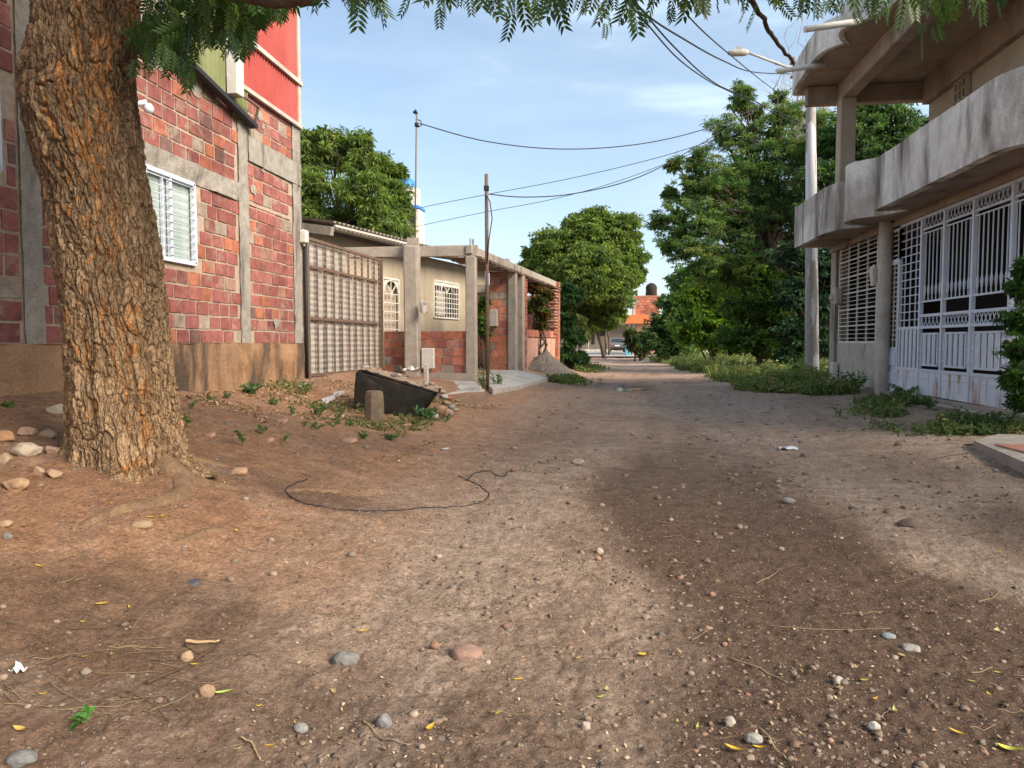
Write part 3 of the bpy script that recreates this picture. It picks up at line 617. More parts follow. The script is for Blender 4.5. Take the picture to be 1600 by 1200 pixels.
# mortar skin with holes for the windows
def skin(y0, y1, z0, z1): mb.sheet((WX - .004, y0, z0), (0, y1 - y0, 0), (0, 0, z1 - z0), max(2, int((y1 - y0) / .06)), max(2, int((z1 - z0) / .06)), .012, 9, mat=1, seed=2)
mb.box((WX - .15, Y0, .2), (WX - .003, wl[0], 4.9), (1, 1, 1), 1); mb.box((WX - .15, wl[0], .2), (WX - .003, wl[1], wl[2]), (1, 1, 1), 1); mb.box((WX - .15, wl[0], wl[3]), (WX - .003, wl[1], 4.7), (1, 1, 1), 1)
mb.box((WX - .15, wl[1], .2), (WX - .003, win[0], 4.7), (1, 1, 1), 1); mb.box((WX - .15, win[0], .2), (WX - .003, win[1], win[2]), (1, 1, 1), 1)
mb.box((WX - .15, win[0], win[3]), (WX - .003, win[1], 4.7), (1, 1, 1), 1); mb.box((WX - .15, win[1], .2), (WX - .003, YE, 4.95), (1, 1, 1), 1)
mb.box((-11, YE - .1, 4.95), (WX - .02, YE, 7.6), (1, 1, 1), 1)
bricks(mb, (WX - .02, Y0, 0), (0, 1), (1, 0), YE - Y0, PL, 3.31, skip=lambda t, z: skipL(t, z) or (Y0 + t) < wy(40) or z > 3.29)
bricks(mb, (WX - .02, Y0, 0), (0, 1), (1, 0), YE - Y0, 3.345, 3.53, skip=lambda t, z: Y0 + t < wy(390) or Y0 + t > YE - .33)
bricks(mb, (WX - .02, Y0, 0), (0, 1), (1, 0), YE - Y0, 3.53, 4.95, skip=lambda t, z: skipL(t, z) or (Y0 + t) < wy(40) or (z > 4.6 and Y0 + t < wy(391)) , w=(.55, .15, .2, .06, .04))
bricks(mb, (WX - .02, Y0, 0), (0, 1), (1, 0), 9.1, PL, 4.6, bl=.36, bh=.2, gap=.026, w=(.15, .03, .5, .3, .02), skip=lambda t, z: skipL(t, z) or not (1 < Y0 + t < wy(40)), smear=.03)
obj('wall', mb, [M['brick'], M['mortar']], bb)
def part(name, m, parent, fn): mb = MB(); fn(mb); return obj(name, mb, m, parent)
part('plinth', M['plinth'], bb, lambda mb: (mb.sheet((WX + .045, -3, .2), (0, YE + 3, 0), (0, 0, PL - .2), 300, 26, .03, 3, seed=6), mb.box((WX - .02, -3, .1), (WX + .025, YE, PL - .015)), mb.sheet((WX + .05, -3, PL), (0, YE + 3, 0), (-.1, 0, .02), 300, 4, .01, 3, seed=7)))
for a, b in col_w:
    part('concrete_column', M['concrete_grey'], bb, lambda mb, a=a, b=b: (mb.sheet((WX + .022, a, PL), (0, b - a, 0), (0, 0, 4.95 - PL), 12, 120, .022, 5, seed=int(a * 7)), mb.box((WX - .02, a + .01, PL), (WX + .004, b - .01, 4.95), jit=.004)))
part('concrete_beam', M['concrete_grey'], bb, lambda mb: (mb.sheet((WX + .024, 6.3, band1[0] - .02), (0, wy(378) - 6.3, 0), (0, 0, band1[1] - band1[0] + .03), 150, 14, .05, 4, seed=3), mb.box((WX - .02, 6.3, band1[0]), (WX + .002, wy(378), band1[1]))))
part('concrete_beam', M['concrete_grey'], bb, lambda mb: (mb.sheet((WX + .03, band2y, band2[0]), (0, YE - band2y, 0), (0, 0, band2[1] - band2[0]), 60, 14, .025, 4, seed=4), mb.box((WX - .02, band2y, band2[0]), (WX + .008, YE - .01, band2[1]))))
part('end_wall', M['concrete_grey'], bb, lambda mb: mb.sheet((WX + .03, YE + .012, .3), (-5.6, 0, 0), (0, 0, 6.8), 40, 60, .02, 3, seed=8))
# irregular cement smears on the bricks
def smears(mb):
    for i in range(18):
        y = RNG.uniform(6.6, YE - .3); z = RNG.uniform(1.3, 4.7)
        if win[0] - .2 < y < win[1] + .2 and win[2] - .1 < z < win[3] + .2: continue
        n = 12; a = np.arange(n) * 2 * PI / n; r = RNG.uniform(.04, .12) * RNG.uniform(.6, 1.3, n)
        V = np.c_[np.full(n, WX + .022), y + np.cos(a) * r, z + np.sin(a) * r * .9]; V = np.vstack([V, [WX + .028, y, z]])
        mp_ = MB(); mp_.add(V, [[k, (k + 1) % n, n] for k in range(n)], (1, 1, 1), 0, True); obj('cement_patch', mp_, M['concrete_grey'], bb)
smears(None)
# window with bars
def window(parent, y0, y1, z0, z1, bars=11, x=WX, split=.5):
    w = MB()
    for a, b in (((y0, z0), (y1, z0)), ((y0, z1), (y1, z1)), ((y0, z0), (y0, z1)), ((y1, z0), (y1, z1))):
        w.bar((x + .02, a[0], a[1]), (x + .02, b[0], b[1]), .055, d=.05)
    w.bar((x + .01, y0 + (y1 - y0) * split, z0), (x + .01, y0 + (y1 - y0) * split, z1), .05, d=.04)
    w.bar((x - .01, y0 + (y1 - y0) * (split - .12), z0), (x - .01, y0 + (y1 - y0) * (split - .12), z1), .03)
    f = obj('window', w, M['white_metal'], parent)
    g = MB(); g.box((x - .05, y0, z0), (x - .04, y1, z1)); obj('pane', g, M['glass_pale'], f)
    g = MB()
    for k in range(bars):
        z = z0 + (z1 - z0) * (k + .6) / (bars + .2); g.tube([(x + .045, y0, z), (x + .045, y1, z)], .006, 6)
    obj('window_bars', g, M['white_metal'], f)
    g = MB(); g.box((x - .10, y0, z0), (x - .055, y1, z1), (1, 1, 1)); obj('curtain', g, M['glass_pale'], f)
window(bb, *win, bars=10)
window(bb, *wl, bars=8)
# red and green corrugated cladding above
def corrug(mb, x, y0, y1, z0, z1, pitch=.09, amp=.018, axis='y'):
    n = int((y1 - y0) / pitch * 6); t = np.linspace(0, 1, n); yy = y0 + (y1 - y0) * t; d = amp * np.sign(np.sin(2 * PI * (yy - y0) / pitch)) * np.abs(np.sin(2 * PI * (yy - y0) / pitch)) ** .4
    for s in (0, 1):
        dd = d - s * .003
        V0 = np.c_[x + dd, yy, np.full(n, z0)] if axis == 'y' else np.c_[yy, x + dd, np.full(n, z0)]
        V1 = V0.copy(); V1[:, 2] = z1; V = np.r_[V0, V1]; k = np.arange(n - 1); mb.add(V, np.stack([k, k + 1, k + 1 + n, k + n], 1))
ry0 = wy(367); rz = yz(400, 152)[1]
part('red_cladding', M['red_sheet'], bb, lambda mb: corrug(mb, WX + .03, ry0, YE - .12, rz, ZT))
part('cladding_rail', M['concrete_pale'], bb, lambda mb: (mb.bar((WX + .06, ry0, rz - .02), (WX + .06, YE, rz - .02), .05, d=.06), mb.bar((WX + .07, wy(392), yz(420, 95)[1]), (WX + .07, YE, yz(420, 95)[1]), .05, d=.07)))
part('corner_post', M['concrete_pale'], bb, lambda mb: mb.box((WX - .05, YE - .11, rz), (WX + .06, YE, ZT)))
px0 = wy(352)
part('green_cladding', M['green_sheet'], bb, lambda mb: corrug(mb, WX + .10, wy(262), px0 - .05, 4.62, ZT, .10))
part('white_post', M['cream_metal'], bb, lambda mb: mb.box((WX + .06, wy(356), yz(360, 155)[1]), (WX + .22, wy(367), ZT), ch=.01))
part('small_sheet', M['green_sheet'], bb, lambda mb: corrug(mb, WX + .05, wy(366), wy(388), yz(375, 190)[1], yz(375, 138)[1], .08))
part('roof_flashing', M['wire'], bb, lambda mb: (mb.bar((WX + .14, wy(262), yz(300, 118)[1] + .1), (WX + .10, wy(394), yz(393, 202)[1]), .12, d=.06)))
part('rust_angle', M['rust'], bb, lambda mb: (mb.bar((WX + .2, wy(360), yz(370, 158)[1]), (WX + .2, wy(391), yz(390, 172)[1]), .03), mb.bar((WX + .2, wy(391), yz(390, 172)[1]), (WX + .12, wy(391), yz(390, 205)[1]), .03)))
part('wall_lamp', M['white_metal'], bb, lambda mb: (mb.tube([(WX, wy(212), yz(215, 172)[1]), (WX + .18, wy(216), yz(215, 168)[1] + .02)], .03, 8), mb.lathe((WX + .2, wy(217), yz(215, 176)[1]), [(.0, -.05), (.05, -.03), (.055, .02), (.03, .06), (0, .07)], 12)))
part('drain_pipe', M['wire'], bb, lambda mb: (mb.tube([(WX + .07, YE + .05, .55), (WX + .07, YE + .05, 3.05)], .022, 8), mb.tube([(WX + .05, YE + .12, .55), (WX + .05, YE + .12, 3.0)], .018, 8)))

# ================================================================ old sliding gate and the things beside it
gy0, gy1 = YE + .30, 16.75
gx0, gx1 = WX - .02, onx(597, 450, WX)[0]
gzb = lambda y: float(np.interp(y, [gy0, gy1], [.66, .62])); gzt0 = onx(479, 372, WX)[2]; gzt1 = onx(597, 408, WX)[2]
gate = thing('sliding_gate', 'rusty grille gate backed with off-white sheet metal, next to the brick building', 'gate', (WX, gy0, .6))
def Gt(s, t, dx=0):    # s along, t up
    y = gy0 + (gy1 - gy0) * s; return A(WX + dx, y, gzb(y) + (gzt0 * (1 - s) + gzt1 * s - gzb(y)) * t)
nb = 10
mb = MB()
for k in range(nb):
    if k in (5, 6, 7, 8): t1 = .80
    else: t1 = .985
    a, b, c, d = Gt(k / nb + .004, .01, -.05 - .01 * (k % 2)), Gt((k + 1) / nb - .004, .01, -.05 - .01 * (k % 2)), Gt((k + 1) / nb - .004, t1, -.05 - .01 * (k % 2)), Gt(k / nb + .004, t1, -.05 - .01 * (k % 2))
    mb.add([a, b, c, d] + [p - A(.004, 0, 0) for p in (a, b, c, d)], [[0, 1, 2, 3], [7, 6, 5, 4]], A(1, 1, 1))
obj('sheet_metal_panel', mb, M['galv'], gate)
mb = MB()
for k in range(nb + 1): mb.bar(Gt(k / nb, 0), Gt(k / nb, 1), .035, d=.035)
for t in (0, .42, .80, 1): mb.bar(Gt(0, t, .012), Gt(1, t, .012), .045, d=.05)
obj('gate_frame', mb, M['rust'], gate)
mb = MB()
for k in range(23):
    t = (k + .5) / 23
    for dt in (-.006, .006): mb.bar(Gt(0, t + dt, .008), Gt(1, t + dt, .008), .009)
obj('gate_bars', mb, M['grille_old'], gate)
mb = MB(); mb.bar(Gt(-.03, -.05, .02), Gt(-.03, 1.04, .02), .10); obj('gate_post', mb, M['rust'], gate)
mb = MB(); mb.bar(Gt(1.015, -.1, 0), Gt(1.015, 1.02, 0), .09); obj('gate_post', mb, M['rust'], gate)
l = onx(475, 370, WX + .08)
mb = MB(); mb.obox(l, (.13, .13, .22), 0, ch=.02); mb.tube([l - A(0, 0, .16), l - A(0, 0, .1)], .02, 8); tag(obj('lamp_box', mb, M['cream_metal'], base=l), 'small white plastic box on top of the rusty gate post by the brick corner', 'lamp')
mb = MB(); mb.sheet((WX - .6, gy0 - .3, .56), (.95, 0, -.02), (0, gy1 - gy0 + .4, .02), 12, 40, .02, 3); mb.box((WX - .6, gy0 - .3, .2), (WX + .3, gy1 + .1, .53)); tag(obj('concrete_sill', mb, M['concrete_pale'], base=(WX, gy0, .5)), 'low concrete strip under the rusty sheet metal gate', 'kerb')

# ================================================================ beige house behind
e1 = A(-6.14, 16.5, EYE + 2.62); e2 = A(-4.1, 24.6, EYE + 2.62); ed = (e2 - e1) / np.linalg.norm(e2 - e1); en = A(-ed[1], ed[0], 0)
w0 = e1 + en * .75; hz = .35
house = thing('beige_house', 'low beige plastered house with white arched grilles behind the concrete porch frame', 'house', (w0[0], w0[1], hz))
def Hh(s, z, o=0): return A(*(w0 + ed * s - en * o)[:2], z)
R_h = np.stack([ed, -en, A(0, 0, 1)], 1)
def hit(px, py, o=0):    # hit the house wall plane
    d = ray(px, py); p0 = w0 - en * o; t = (p0 - CAM)[:2] @ en[:2] / (d[:2] @ en[:2]); p = CAM + d * t; return float((p - w0)[:2] @ ed[:2]), float(p[2])
ds0, dz1 = hit(597, 434); ds1, _ = hit(622, 434); ws0, wz1 = hit(677, 438); ws1, _ = hit(716, 443); _, wz0 = hit(696, 497)
Lh = 10.0; ztop = EYE + 2.6
mb = MB()
def hb(s0, s1, z0, z1, o0=-.2, o1=0): mb.obox(Hh((s0 + s1) / 2, (z0 + z1) / 2, (o0 + o1) / 2), (abs(s1 - s0), abs(o1 - o0), z1 - z0), 0, R=R_h)
hb(-2, ds0, hz, ztop); hb(ds0, ds1, dz1, ztop); hb(ds1, ws0, hz, ztop); hb(ws0, ws1, hz, wz0); hb(ws0, ws1, wz1, ztop); hb(ws1, Lh, hz, ztop)
mb.obox(Hh(Lh - .1, (hz + ztop) / 2, -3), (.2, 6, ztop - hz), 0, R=R_h)
obj('wall', mb, M['beige'], house)
mb = MB()     # corrugated fibre-cement roof rising away from the eave
n = 120; tt_ = np.linspace(-.3, Lh + .6, n * 3); wv = .03 * np.sin(tt_ / .177 * 2 * PI)
for dz in (0, -.012):
    V0 = np.array([(e1 + ed * a + A(0, 0, b + .12 + dz)) for a, b in zip(tt_, wv)]); V1 = V0 + en * 5.5 + A(0, 0, .9); k = np.arange(len(tt_) - 1); m_ = len(tt_)
    mb.add(np.r_[V0, V1], np.stack([k, k + 1, k + 1 + m_, k + m_], 1), (1, 1, 1), 0, True)
obj('roof', mb, M['asb'], house)
mb = MB()
for o, z in ((0.02, .06), (.16, .03), (.34, .05), (.52, .09)): mb.bar(e1 + en * o - ed * .2 + A(0, 0, z - .02), e2 + en * o + ed * 2 + A(0, 0, z - .02), .05, d=.05)
obj('purlins', mb, M['concrete_pale'], house)
mb = MB(); mb.obox((e1 + en * 2.6 + A(0, -.0, .32) - ed * .28), (.12, 5.2, .20), 0, R=R_h @ np.array([[1, 0, 0], [0, math.cos(.16), math.sin(.16)], [0, -math.sin(.16), math.cos(.16)]])); obj('gable_board', mb, M['asb'], house)
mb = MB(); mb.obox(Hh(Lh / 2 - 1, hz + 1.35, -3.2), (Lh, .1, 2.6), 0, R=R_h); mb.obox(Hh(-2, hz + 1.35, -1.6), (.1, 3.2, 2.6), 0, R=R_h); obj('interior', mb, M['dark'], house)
def arched(parent, name, s0, s1, z0, z1, nx, nz, o=.02, fr=.05):
    mb = MB(); W = s1 - s0; zb = z1 - min(.42, (z1 - z0) * .3) ; cz = zb; cs = (s0 + s1) / 2; r = W * .22 if name == 'window_grille' else W * .46
    for a, b in (((s0, z0), (s1, z0)), ((s0, z1), (s1, z1)), ((s0, z0), (s0, z1)), ((s1, z0), (s1, z1))): mb.bar(Hh(*a, o), Hh(*b, o), fr)
    for k in range(1, nx): s = s0 + W * k / nx; mb.bar(Hh(s, z0, o), Hh(s, zb if abs(s - cs) < r else z1 - .15, o), .022)
    for k in range(1, nz + 1): z = z0 + (zb - z0) * k / nz; mb.bar(Hh(s0, z, o), Hh(s1, z, o), .022)
    a = np.linspace(0, PI, 13); mb.tube([Hh(cs + r * math.cos(t), cz + r * math.sin(t) * .95, o) for t in a], .02, 6)
    for t in (PI / 4, PI / 2, 3 * PI / 4): mb.bar(Hh(cs, cz, o), Hh(cs + r * math.cos(t), cz + r * math.sin(t), o), .022)
    # solid spandrels around the arch
    pts = [(cs + r * math.cos(t), cz + r * math.sin(t) * .95) for t in a]; zt = z1
    V = [];
    for p in pts: V += [Hh(p[0], p[1], o - .012), Hh(p[0], zt, o - .012)]
    mb.add(V, [[2 * k, 2 * k + 2, 2 * k + 3, 2 * k + 1] for k in range(12)])
    if name == 'window_grille': mb.obox(Hh((s0 + s1) / 2, z1 - .07, o - .006), (W, .012, .14), 0, R=R_h)
    return obj(name, mb, M['cream_metal'], parent)
fr = MB(); fr.obox(Hh((ds0 + ds1) / 2, (hz + dz1) / 2, -.14), (ds1 - ds0, .03, dz1 - hz), 0, R=R_h); dr = obj('door', fr, M['mortar'], house)
arched(dr, 'door_grille', ds0, ds1, hz + .05, dz1, 4, 9)
fr = MB(); fr.obox(Hh((ws0 + ws1) / 2, (wz0 + wz1) / 2, -.12), (ws1 - ws0, .02, wz1 - wz0), 0, R=R_h); wn = obj('window', fr, M['glass_dark'], house)
arched(wn, 'window_grille', ws0, ws1, wz0, wz1, 10, 5)
fr = MB(); fr.obox(Hh(ws0 * .62 + ws1 * .38, (wz0 + wz1) / 2 - .1, -.10), ((ws1 - ws0) * .35, .02, (wz1 - wz0) * .7), 0, R=R_h); obj('curtain', fr, M['concrete_pale'], wn)

# ================================================================ concrete porch frame
Y2 = 16.9; p2 = ony(737, 560, Y2); p1 = ony(645, 560, Y2 - .25); ztb = float(ony(737, 384, Y2)[2])
Ld = A(-1.93 + 3.15, 27.3 - 16.9, 0); Ld /= np.linalg.norm(Ld); L0 = A(p2[0], Y2, 0); Ln = A(Ld[1], -Ld[0], 0)
def LL(s, z, o=0): return A(*(L0 + Ld * s + Ln * o)[:2], z)
R_l = np.stack([Ld, -Ln, A(0, 0, 1)], 1)
frame = thing('porch_frame', 'bare grey concrete porch frame of pillars and beams in front of the beige house', 'porch', (p2[0], Y2, .3))
mb = MB(); mb.box((p1[0] - .16, p1[1] - .16, .2), (p1[0] + .16, p1[1] + .16, ztb - .02), ch=.03, jit=.012); mb.box((p1[0] - .1, p1[1] - .1, ztb - .1), (p1[0] + .16, p1[1] + .12, ztb + .17), jit=.02)
obj('pillar', mb, M['concrete'], frame)
mb = MB(); mb.box((p2[0] - .12, Y2 - .12, .2), (p2[0] + .12, Y2 + .12, ztb - .24), ch=.02, jit=.006); obj('pillar', mb, M['concrete'], frame)
mb = MB(); mb.box((WX - 1.0, Y2 - .10, ztb - .24), (p2[0] + .15, Y2 + .10, ztb), ch=.012, jit=.01); obj('beam', mb, M['concrete'], frame)
mb = MB(); mb.obox(LL(5.2, ztb - .10, -.02), (10.7, .16, .20), 0, R=R_l, ch=.015); obj('beam', mb, M['concrete'], frame)
mb = MB()
for k in range(26): mb.obox(LL(.5 + k * .4, ztb - .25 + RNG.uniform(-.01, .01), -.25), (.30, .8, .05), 0, R=R_l, jit=.02)
obj('roof_tiles', mb, M['rust'], frame)
for k in range(6): c = A(p2[0] + RNG.uniform(-.1, .1), Y2 + RNG.uniform(-.1, .1), ztb); mb = MB(); mb.tube([c, c + A(RNG.uniform(-.02, .02), 0, .16)], .006, 5); obj('rebar', mb, M['rust'], frame)
# low clay block wall
def lw(name, label, a, b, z0, z1, w=(.2, .75, .02, .02, .05)):
    a, b = A(*a, 0), A(*b, 0); u = (b - a) / np.linalg.norm(b - a); n = A(u[1], -u[0], 0); L = np.linalg.norm(b - a)
    mb = MB(); R = np.stack([u, n, A(0, 0, 1)], 1); c = (a + b) / 2; mb.obox(A(c[0], c[1], (z0 + z1) / 2 - .06) - n * .057, (L, .12, z1 - z0 + .1), 0, mat=1, R=R)
    bricks(mb, a - n * .012, u, n, L, z0, z1, .30, .20, .02, .03, w=w, smear=.10, dull=1.25); o = obj('low_block_wall', mb, [M['brick'], M['mortar']], base=(a[0], a[1], z0)); return tag(o, label, 'wall')
M['brick_o'] = M['brick']
lw('w', 'low orange clay block wall between the two concrete pillars', (WX + .05, Y2 - .02), (p2[0] - .12, Y2 - .02), .52, ony(700, 517, Y2)[2])
for o_ in [bpy.data.objects['low_block_wall']]:
    pass
mb = MB(); mb.box((WX + .05, Y2 - .12, .2), (p2[0] - .1, Y2 + .1, .53), jit=.01); tag(obj('wall_footing', mb, M['concrete'], base=(WX, Y2, .3)), 'rough concrete footing under the low orange block wall', 'footing')
# meter boxes
q = ony(663, 480, p1[1] - .2); mb = MB(); mb.box(q - A(.09, .10, .14), q + A(.09, .0, .14), ch=.03); mb.lathe(q - A(0, .10, .02), [(.06, -.12), (.075, -.02), (.06, .05)], 12); tag(obj('electricity_meter', mb, M['concrete_pale'], base=q), 'grey rounded electricity meter on the side of the thick front pillar', 'meter box')
q = ony(669, 560, Y2 - .16); mb = MB(); mb.box(q - A(.15, .06, .24), q + A(.15, .06, .24), ch=.015); c = obj('meter_cabinet', mb, M['cream_metal'], base=q); tag(c, 'pale square meter cabinet on the low orange block wall', 'meter box')
q = ony(666, 583, 15.6); mb = MB(); mb.box((q[0] - .05, q[1] - .05, .15), (q[0] + .05, q[1] + .05, ony(666, 569, 15.6)[2]), ch=.012); mb.box((q[0] - .035, q[1] - .06, q[2] + .0), (q[0] + .035, q[1] - .045, q[2] + .12), (1, 1, 1)); tag(obj('water_meter_post', mb, M['concrete_pale'], base=(q[0], q[1], .2)), 'short pale grey meter post standing behind the black tub', 'post')

# ================================================================ second brick house along the lane
bh = thing('clay_block_house', 'unfinished orange clay block house with two concrete columns, past the porch frame', 'house', LL(4.0, .4))
yb = 20.8; xa, xb = float(ony(765, 500, yb)[0]), float(ony(794, 500, yb)[0]); zc = float(ony(780, 420, yb)[2])
mb = MB(); mb.box((xa, yb, .3), (xb, yb + .15, zc + .25), mat=1)
bricks(mb, (xa, yb + .015, 0), (1, 0), (0, -1), xb - xa, .42, zc, .30, .205, .02, .03, w=(.15, .8, 0, .0, .05), smear=.05, dull=1.25)
bricks(mb, (xb, yb, 0), (0, 1), (1, 0), 1.4, .42, zc, .3, .205, .02, .03, w=(.3, .6, .0, .0, .1), smear=.1, dull=1.25)
s0_, s1_ = 5.0, 10.4     # side wall along the lane beyond the columns, low with opening
zl = float(LL(8, EYE)[2] - .0)
zlow = EYE + (535 - 528) / F * 24
mb.obox(LL(7.7, .8, -.12), (5.6, .12, zlow - .2 - .15), 0, mat=1, R=R_l)
obj('wall', mb, [M['brick'], M['mortar']], bh)
mb = MB(); mb.sheet(LL(5.1, .25, .03), Ld * 5.6, A(0, 0, zlow - .25), 60, 16, .02, 4); mb.obox(LL(7.9, (zlow + .25) / 2, -.03), (5.6, .09, zlow - .3), 0, R=R_l)
M['pinkwall'] = mat_rough('brick_dusted_plaster', (.42, .20, .14), (.55, .33, .25), 7, .95, .8, .02, stain=((.5, .42, .35), 4, .5, .65), speck=.3)
obj('low_wall', mb, M['pinkwall'], bh)
mb = MB()
for k in range(10): mb.obox(LL(5.5 + k * .5, zlow + .14, -.02), (.46, .16, .22), 0, R=R_l, col=brick_cols(1, (.2, .8, 0, 0, 0))[0], jit=.004)
obj('top_course', mb, M['brick'], bh)
for s, wd in ((3.95, .24), (4.75, .26)):
    mb = MB(); mb.obox(LL(s, (zc + .1) / 2 + .15, .0), (wd, wd, zc - .15), 0, R=R_l, ch=.02, jit=.006); obj('concrete_column', mb, M['concrete'], bh)
mb = MB(); mb.obox(LL(5.2, 1.9, -.02), (.5, .14, 2.9), 0, R=R_l, mat=1)
for k in range(14): mb.obox(LL(5.2 + RNG.uniform(-.02, .02), .55 + k * .205, .0), (.48, .16, .185), 0, R=R_l, col=brick_cols(1, (.3, .6, 0, 0, .1))[0], jit=.005)
obj('brick_pier', mb, [M['brick'], M['mortar']], bh)
mb = MB(); mb.obox(LL(10.4, 1.75, 0), (.30, .26, 2.9), 0, R=R_l, mat=1)
for k in range(15): 
    mb.obox(LL(10.4, .5 + k * .205, .01), (.34, .28, .185), 0, R=R_l, col=brick_cols(1, (.3, .6, 0, 0, .1))[0], jit=.004)
obj('brick_pier', mb, [M['brick'], M['mortar']], bh)
mb = MB()
for k in range(8):
    for j in (-1, 1): mb.obox(LL(9.95, zlow + .3 + k * .22, .1 * j), (.5, .03, .03), 0, R=R_l)
    mb.obox(LL(9.95, zlow + .2 + k * .22, 0), (.5, .28, .03), 0, R=R_l)
obj('breeze_block', mb, M['pinkwall'], bh)
mb = MB(); b0 = LL(10.3, 0, -3.4)
mb.obox(LL(10.6, 1.7, -1.9), (.12, 3.4, 2.6), 0, R=R_l, mat=1)
bricks(mb, LL(10.52, 0, -3.6), -np.array([-Ln[0], -Ln[1], 0]), -Ld, 3.4, .5, 2.9, .3, .205, .02, .03, w=(.15, .8, 0, 0, .05), dull=1.25)
obj('back_wall', mb, [M['brick'], M['mortar']], bh)
mb = MB(); mb.box((xa - .05, yb - .03, zc), (xb + .02, yb + .2, zc + .28), jit=.01); obj('lintel', mb, M['concrete'], bh)
mb = MB(); xr = float(ony(745, 500, 21.5)[0]); mb.box((xr - .3, 22.0, .4), (xa + .1, 22.15, 2.95), mat=1); bricks(mb, (xr - .3, 22.0, 0), (1, 0), (0, -1), xa - xr + .4, .42, 2.6, .3, .205, .02, .03, w=(.15, .8, 0, 0, .05), dull=1.25); obj('recessed_wall', mb, [M['brick'], M['mortar']], bh)
mb = MB(); mb.box((xr - .35, 21.9, 2.75), (xa + .1, 22.1, 2.98)); obj('recessed_lintel', mb, M['concrete'], bh)
q = ony(771, 497, yb - .08); mb = MB(); mb.box(q - A(.12, .06, .24), q + A(.12, .06, .24), ch=.02); tag(obj('meter_cabinet', mb, M['concrete_pale'], base=q), 'grey wall meter cabinet on the orange clay block front past the rusty pole', 'meter box')
mb = MB(); mb.tube([LL(5.6, zlow + .25, -.3), LL(9.6, zlow + 2.0, -.3)], .0001, 3) if False else None
# ramps
def slab(name, label, pts, th=.12, mat='concrete_pale', kindv=None, cat='slab'):
    P = np.array(pts, float); mb = MB(); n = len(P); V = np.r_[P - A(0, 0, th), P]; i = np.arange(n); j = (i + 1) % n
    mb.add(V, np.stack([i, j, j + n, i + n], 1)); mb.Fs.append((np.array([list(range(n, 2 * n))]), np.ones((1, 3)), np.zeros(1, int), False)); b = P.mean(0)
    return tag(obj(name, mb, M[mat], base=b), label, cat)
slab('concrete_ramp', 'small cracked concrete ramp in front of the low orange block wall', [(*gp(683, 600)[:2], .33), (*gp(690, 617)[:2], .24), (*gp(735, 614)[:2], .24), (*gp(757, 604)[:2], .27), (p2[0] + .1, Y2 - .3, .36), (-4.2, Y2 - .3, .4)])
slab('concrete_ramp', 'pale sloping concrete ramp before the orange clay block front and sand heap', [(xa - .5, yb - .2, .47), (xb + .3, yb - .2, .48), (*gp(857, 596)[:2], .34), (*gp(815, 606)[:2], .27), (*gp(770, 602)[:2], .30)])
# ================================================================ sand heap
def heap(name, label, cx, cy, r, h, mat, kindv=None, base_z=None, seed=3, cat='heap'):
    n = 60; a, b = np.meshgrid(np.linspace(-1, 1, n), np.linspace(-1, 1, n)); P = np.c_[a.ravel(), b.ravel(), 0 * a.ravel()]; d = np.hypot(P[:, 0], P[:, 1])
    X = cx + P[:, 0] * r; Y = cy + P[:, 1] * r; z = h * np.clip(1 - d * (1 + .25 * fbm(P * 2 + seed, 3, seed)), 0, 1) ** 1.25 + .12 * h * fbm(P * 6, 4, seed) * (d < .9) + .05 * h * fbm(P * 22, 2, seed) * (d < .95)
    Z = G(X, Y) + z - .06 * sstep(.8, 1, d); k = np.arange(n * n).reshape(n, n); mb = MB(); mb.add(np.c_[X, Y, Z], np.stack([k[:-1, :-1], k[:-1, 1:], k[1:, 1:], k[1:, :-1]], -1).reshape(-1, 4), (1, 1, 1), 0, True)
    return tag(obj(name, mb, M[mat], base=(cx, cy, float(G(cx, cy)))), label, cat)
c = LL(6.6, 0, .45); heap('sand_heap', 'grey-brown heap of sand against the pinkish low wall', c[0], c[1], 1.15, .68, 'sand', cat='sand heap')
# ================================================================ thin masts, rusty pole, utility pole
mast = thing('antenna_mast', 'thin tall metal service mast standing on top of the thick front pillar', 'pole', (p1[0], p1[1], ztb))
mz = ony(651, 178, p1[1])
mb = MB(); mb.tube([(p1[0] + .07, p1[1], ztb - .1), (mz[0], p1[1], mz[2])], .02, 8); obj('pole', mb, M['mast'], mast)
mb = MB(); mb.tube([A(mz[0], p1[1], mz[2]), A(mz[0] - .03, p1[1], mz[2] + .08), A(mz[0] - .06, p1[1] - .02, mz[2] + .02)], .035, 8); mb.tube([A(mz[0], p1[1], mz[2] - .28), A(mz[0], p1[1], mz[2] - .2)], .05, 8); mb.tube([A(mz[0], p1[1], mz[2] - .12), A(mz[0] + .1, p1[1], mz[2] - .16), A(mz[0] + .11, p1[1], mz[2] - .26), A(mz[0] + .02, p1[1], mz[2] - .3)], .012, 6); obj('cable_head', mb, M['wire'], mast)
rb = gp(762, 606); rt = ony(760, 272, rb[1])
rp = thing('rusty_pole', 'thin rusty metal pole with a loose loop of black cable, beside the right porch pillar', 'pole', rb)
mb = MB(); mb.tube([rb - A(0, 0, .1), A((rb[0] + rt[0]) / 2, rb[1], 2.4), A(rt[0], rb[1], rt[2])], .04, 10); obj('pole', mb, M['rust'], rp)
mb = MB(); mb.tube([A(rt[0], rb[1] - .05, rt[2] - .45), A(rt[0] + .09, rb[1] - .08, rt[2] - .6), A(rt[0] + .13, rb[1] - .05, rt[2] - .95), A(rt[0] + .06, rb[1] - .05, rt[2] - 1.4), A(rt[0] + .02, rb[1] - .05, rt[2] - 1.9)], .011, 6); mb.obox(A(rt[0], rb[1], rt[2] - .3), (.1, .1, .1)); obj('cable_loop', mb, M['wire'], rp)
ub = gp(1269, 592); ut = ony(1256, 92, ub[1])
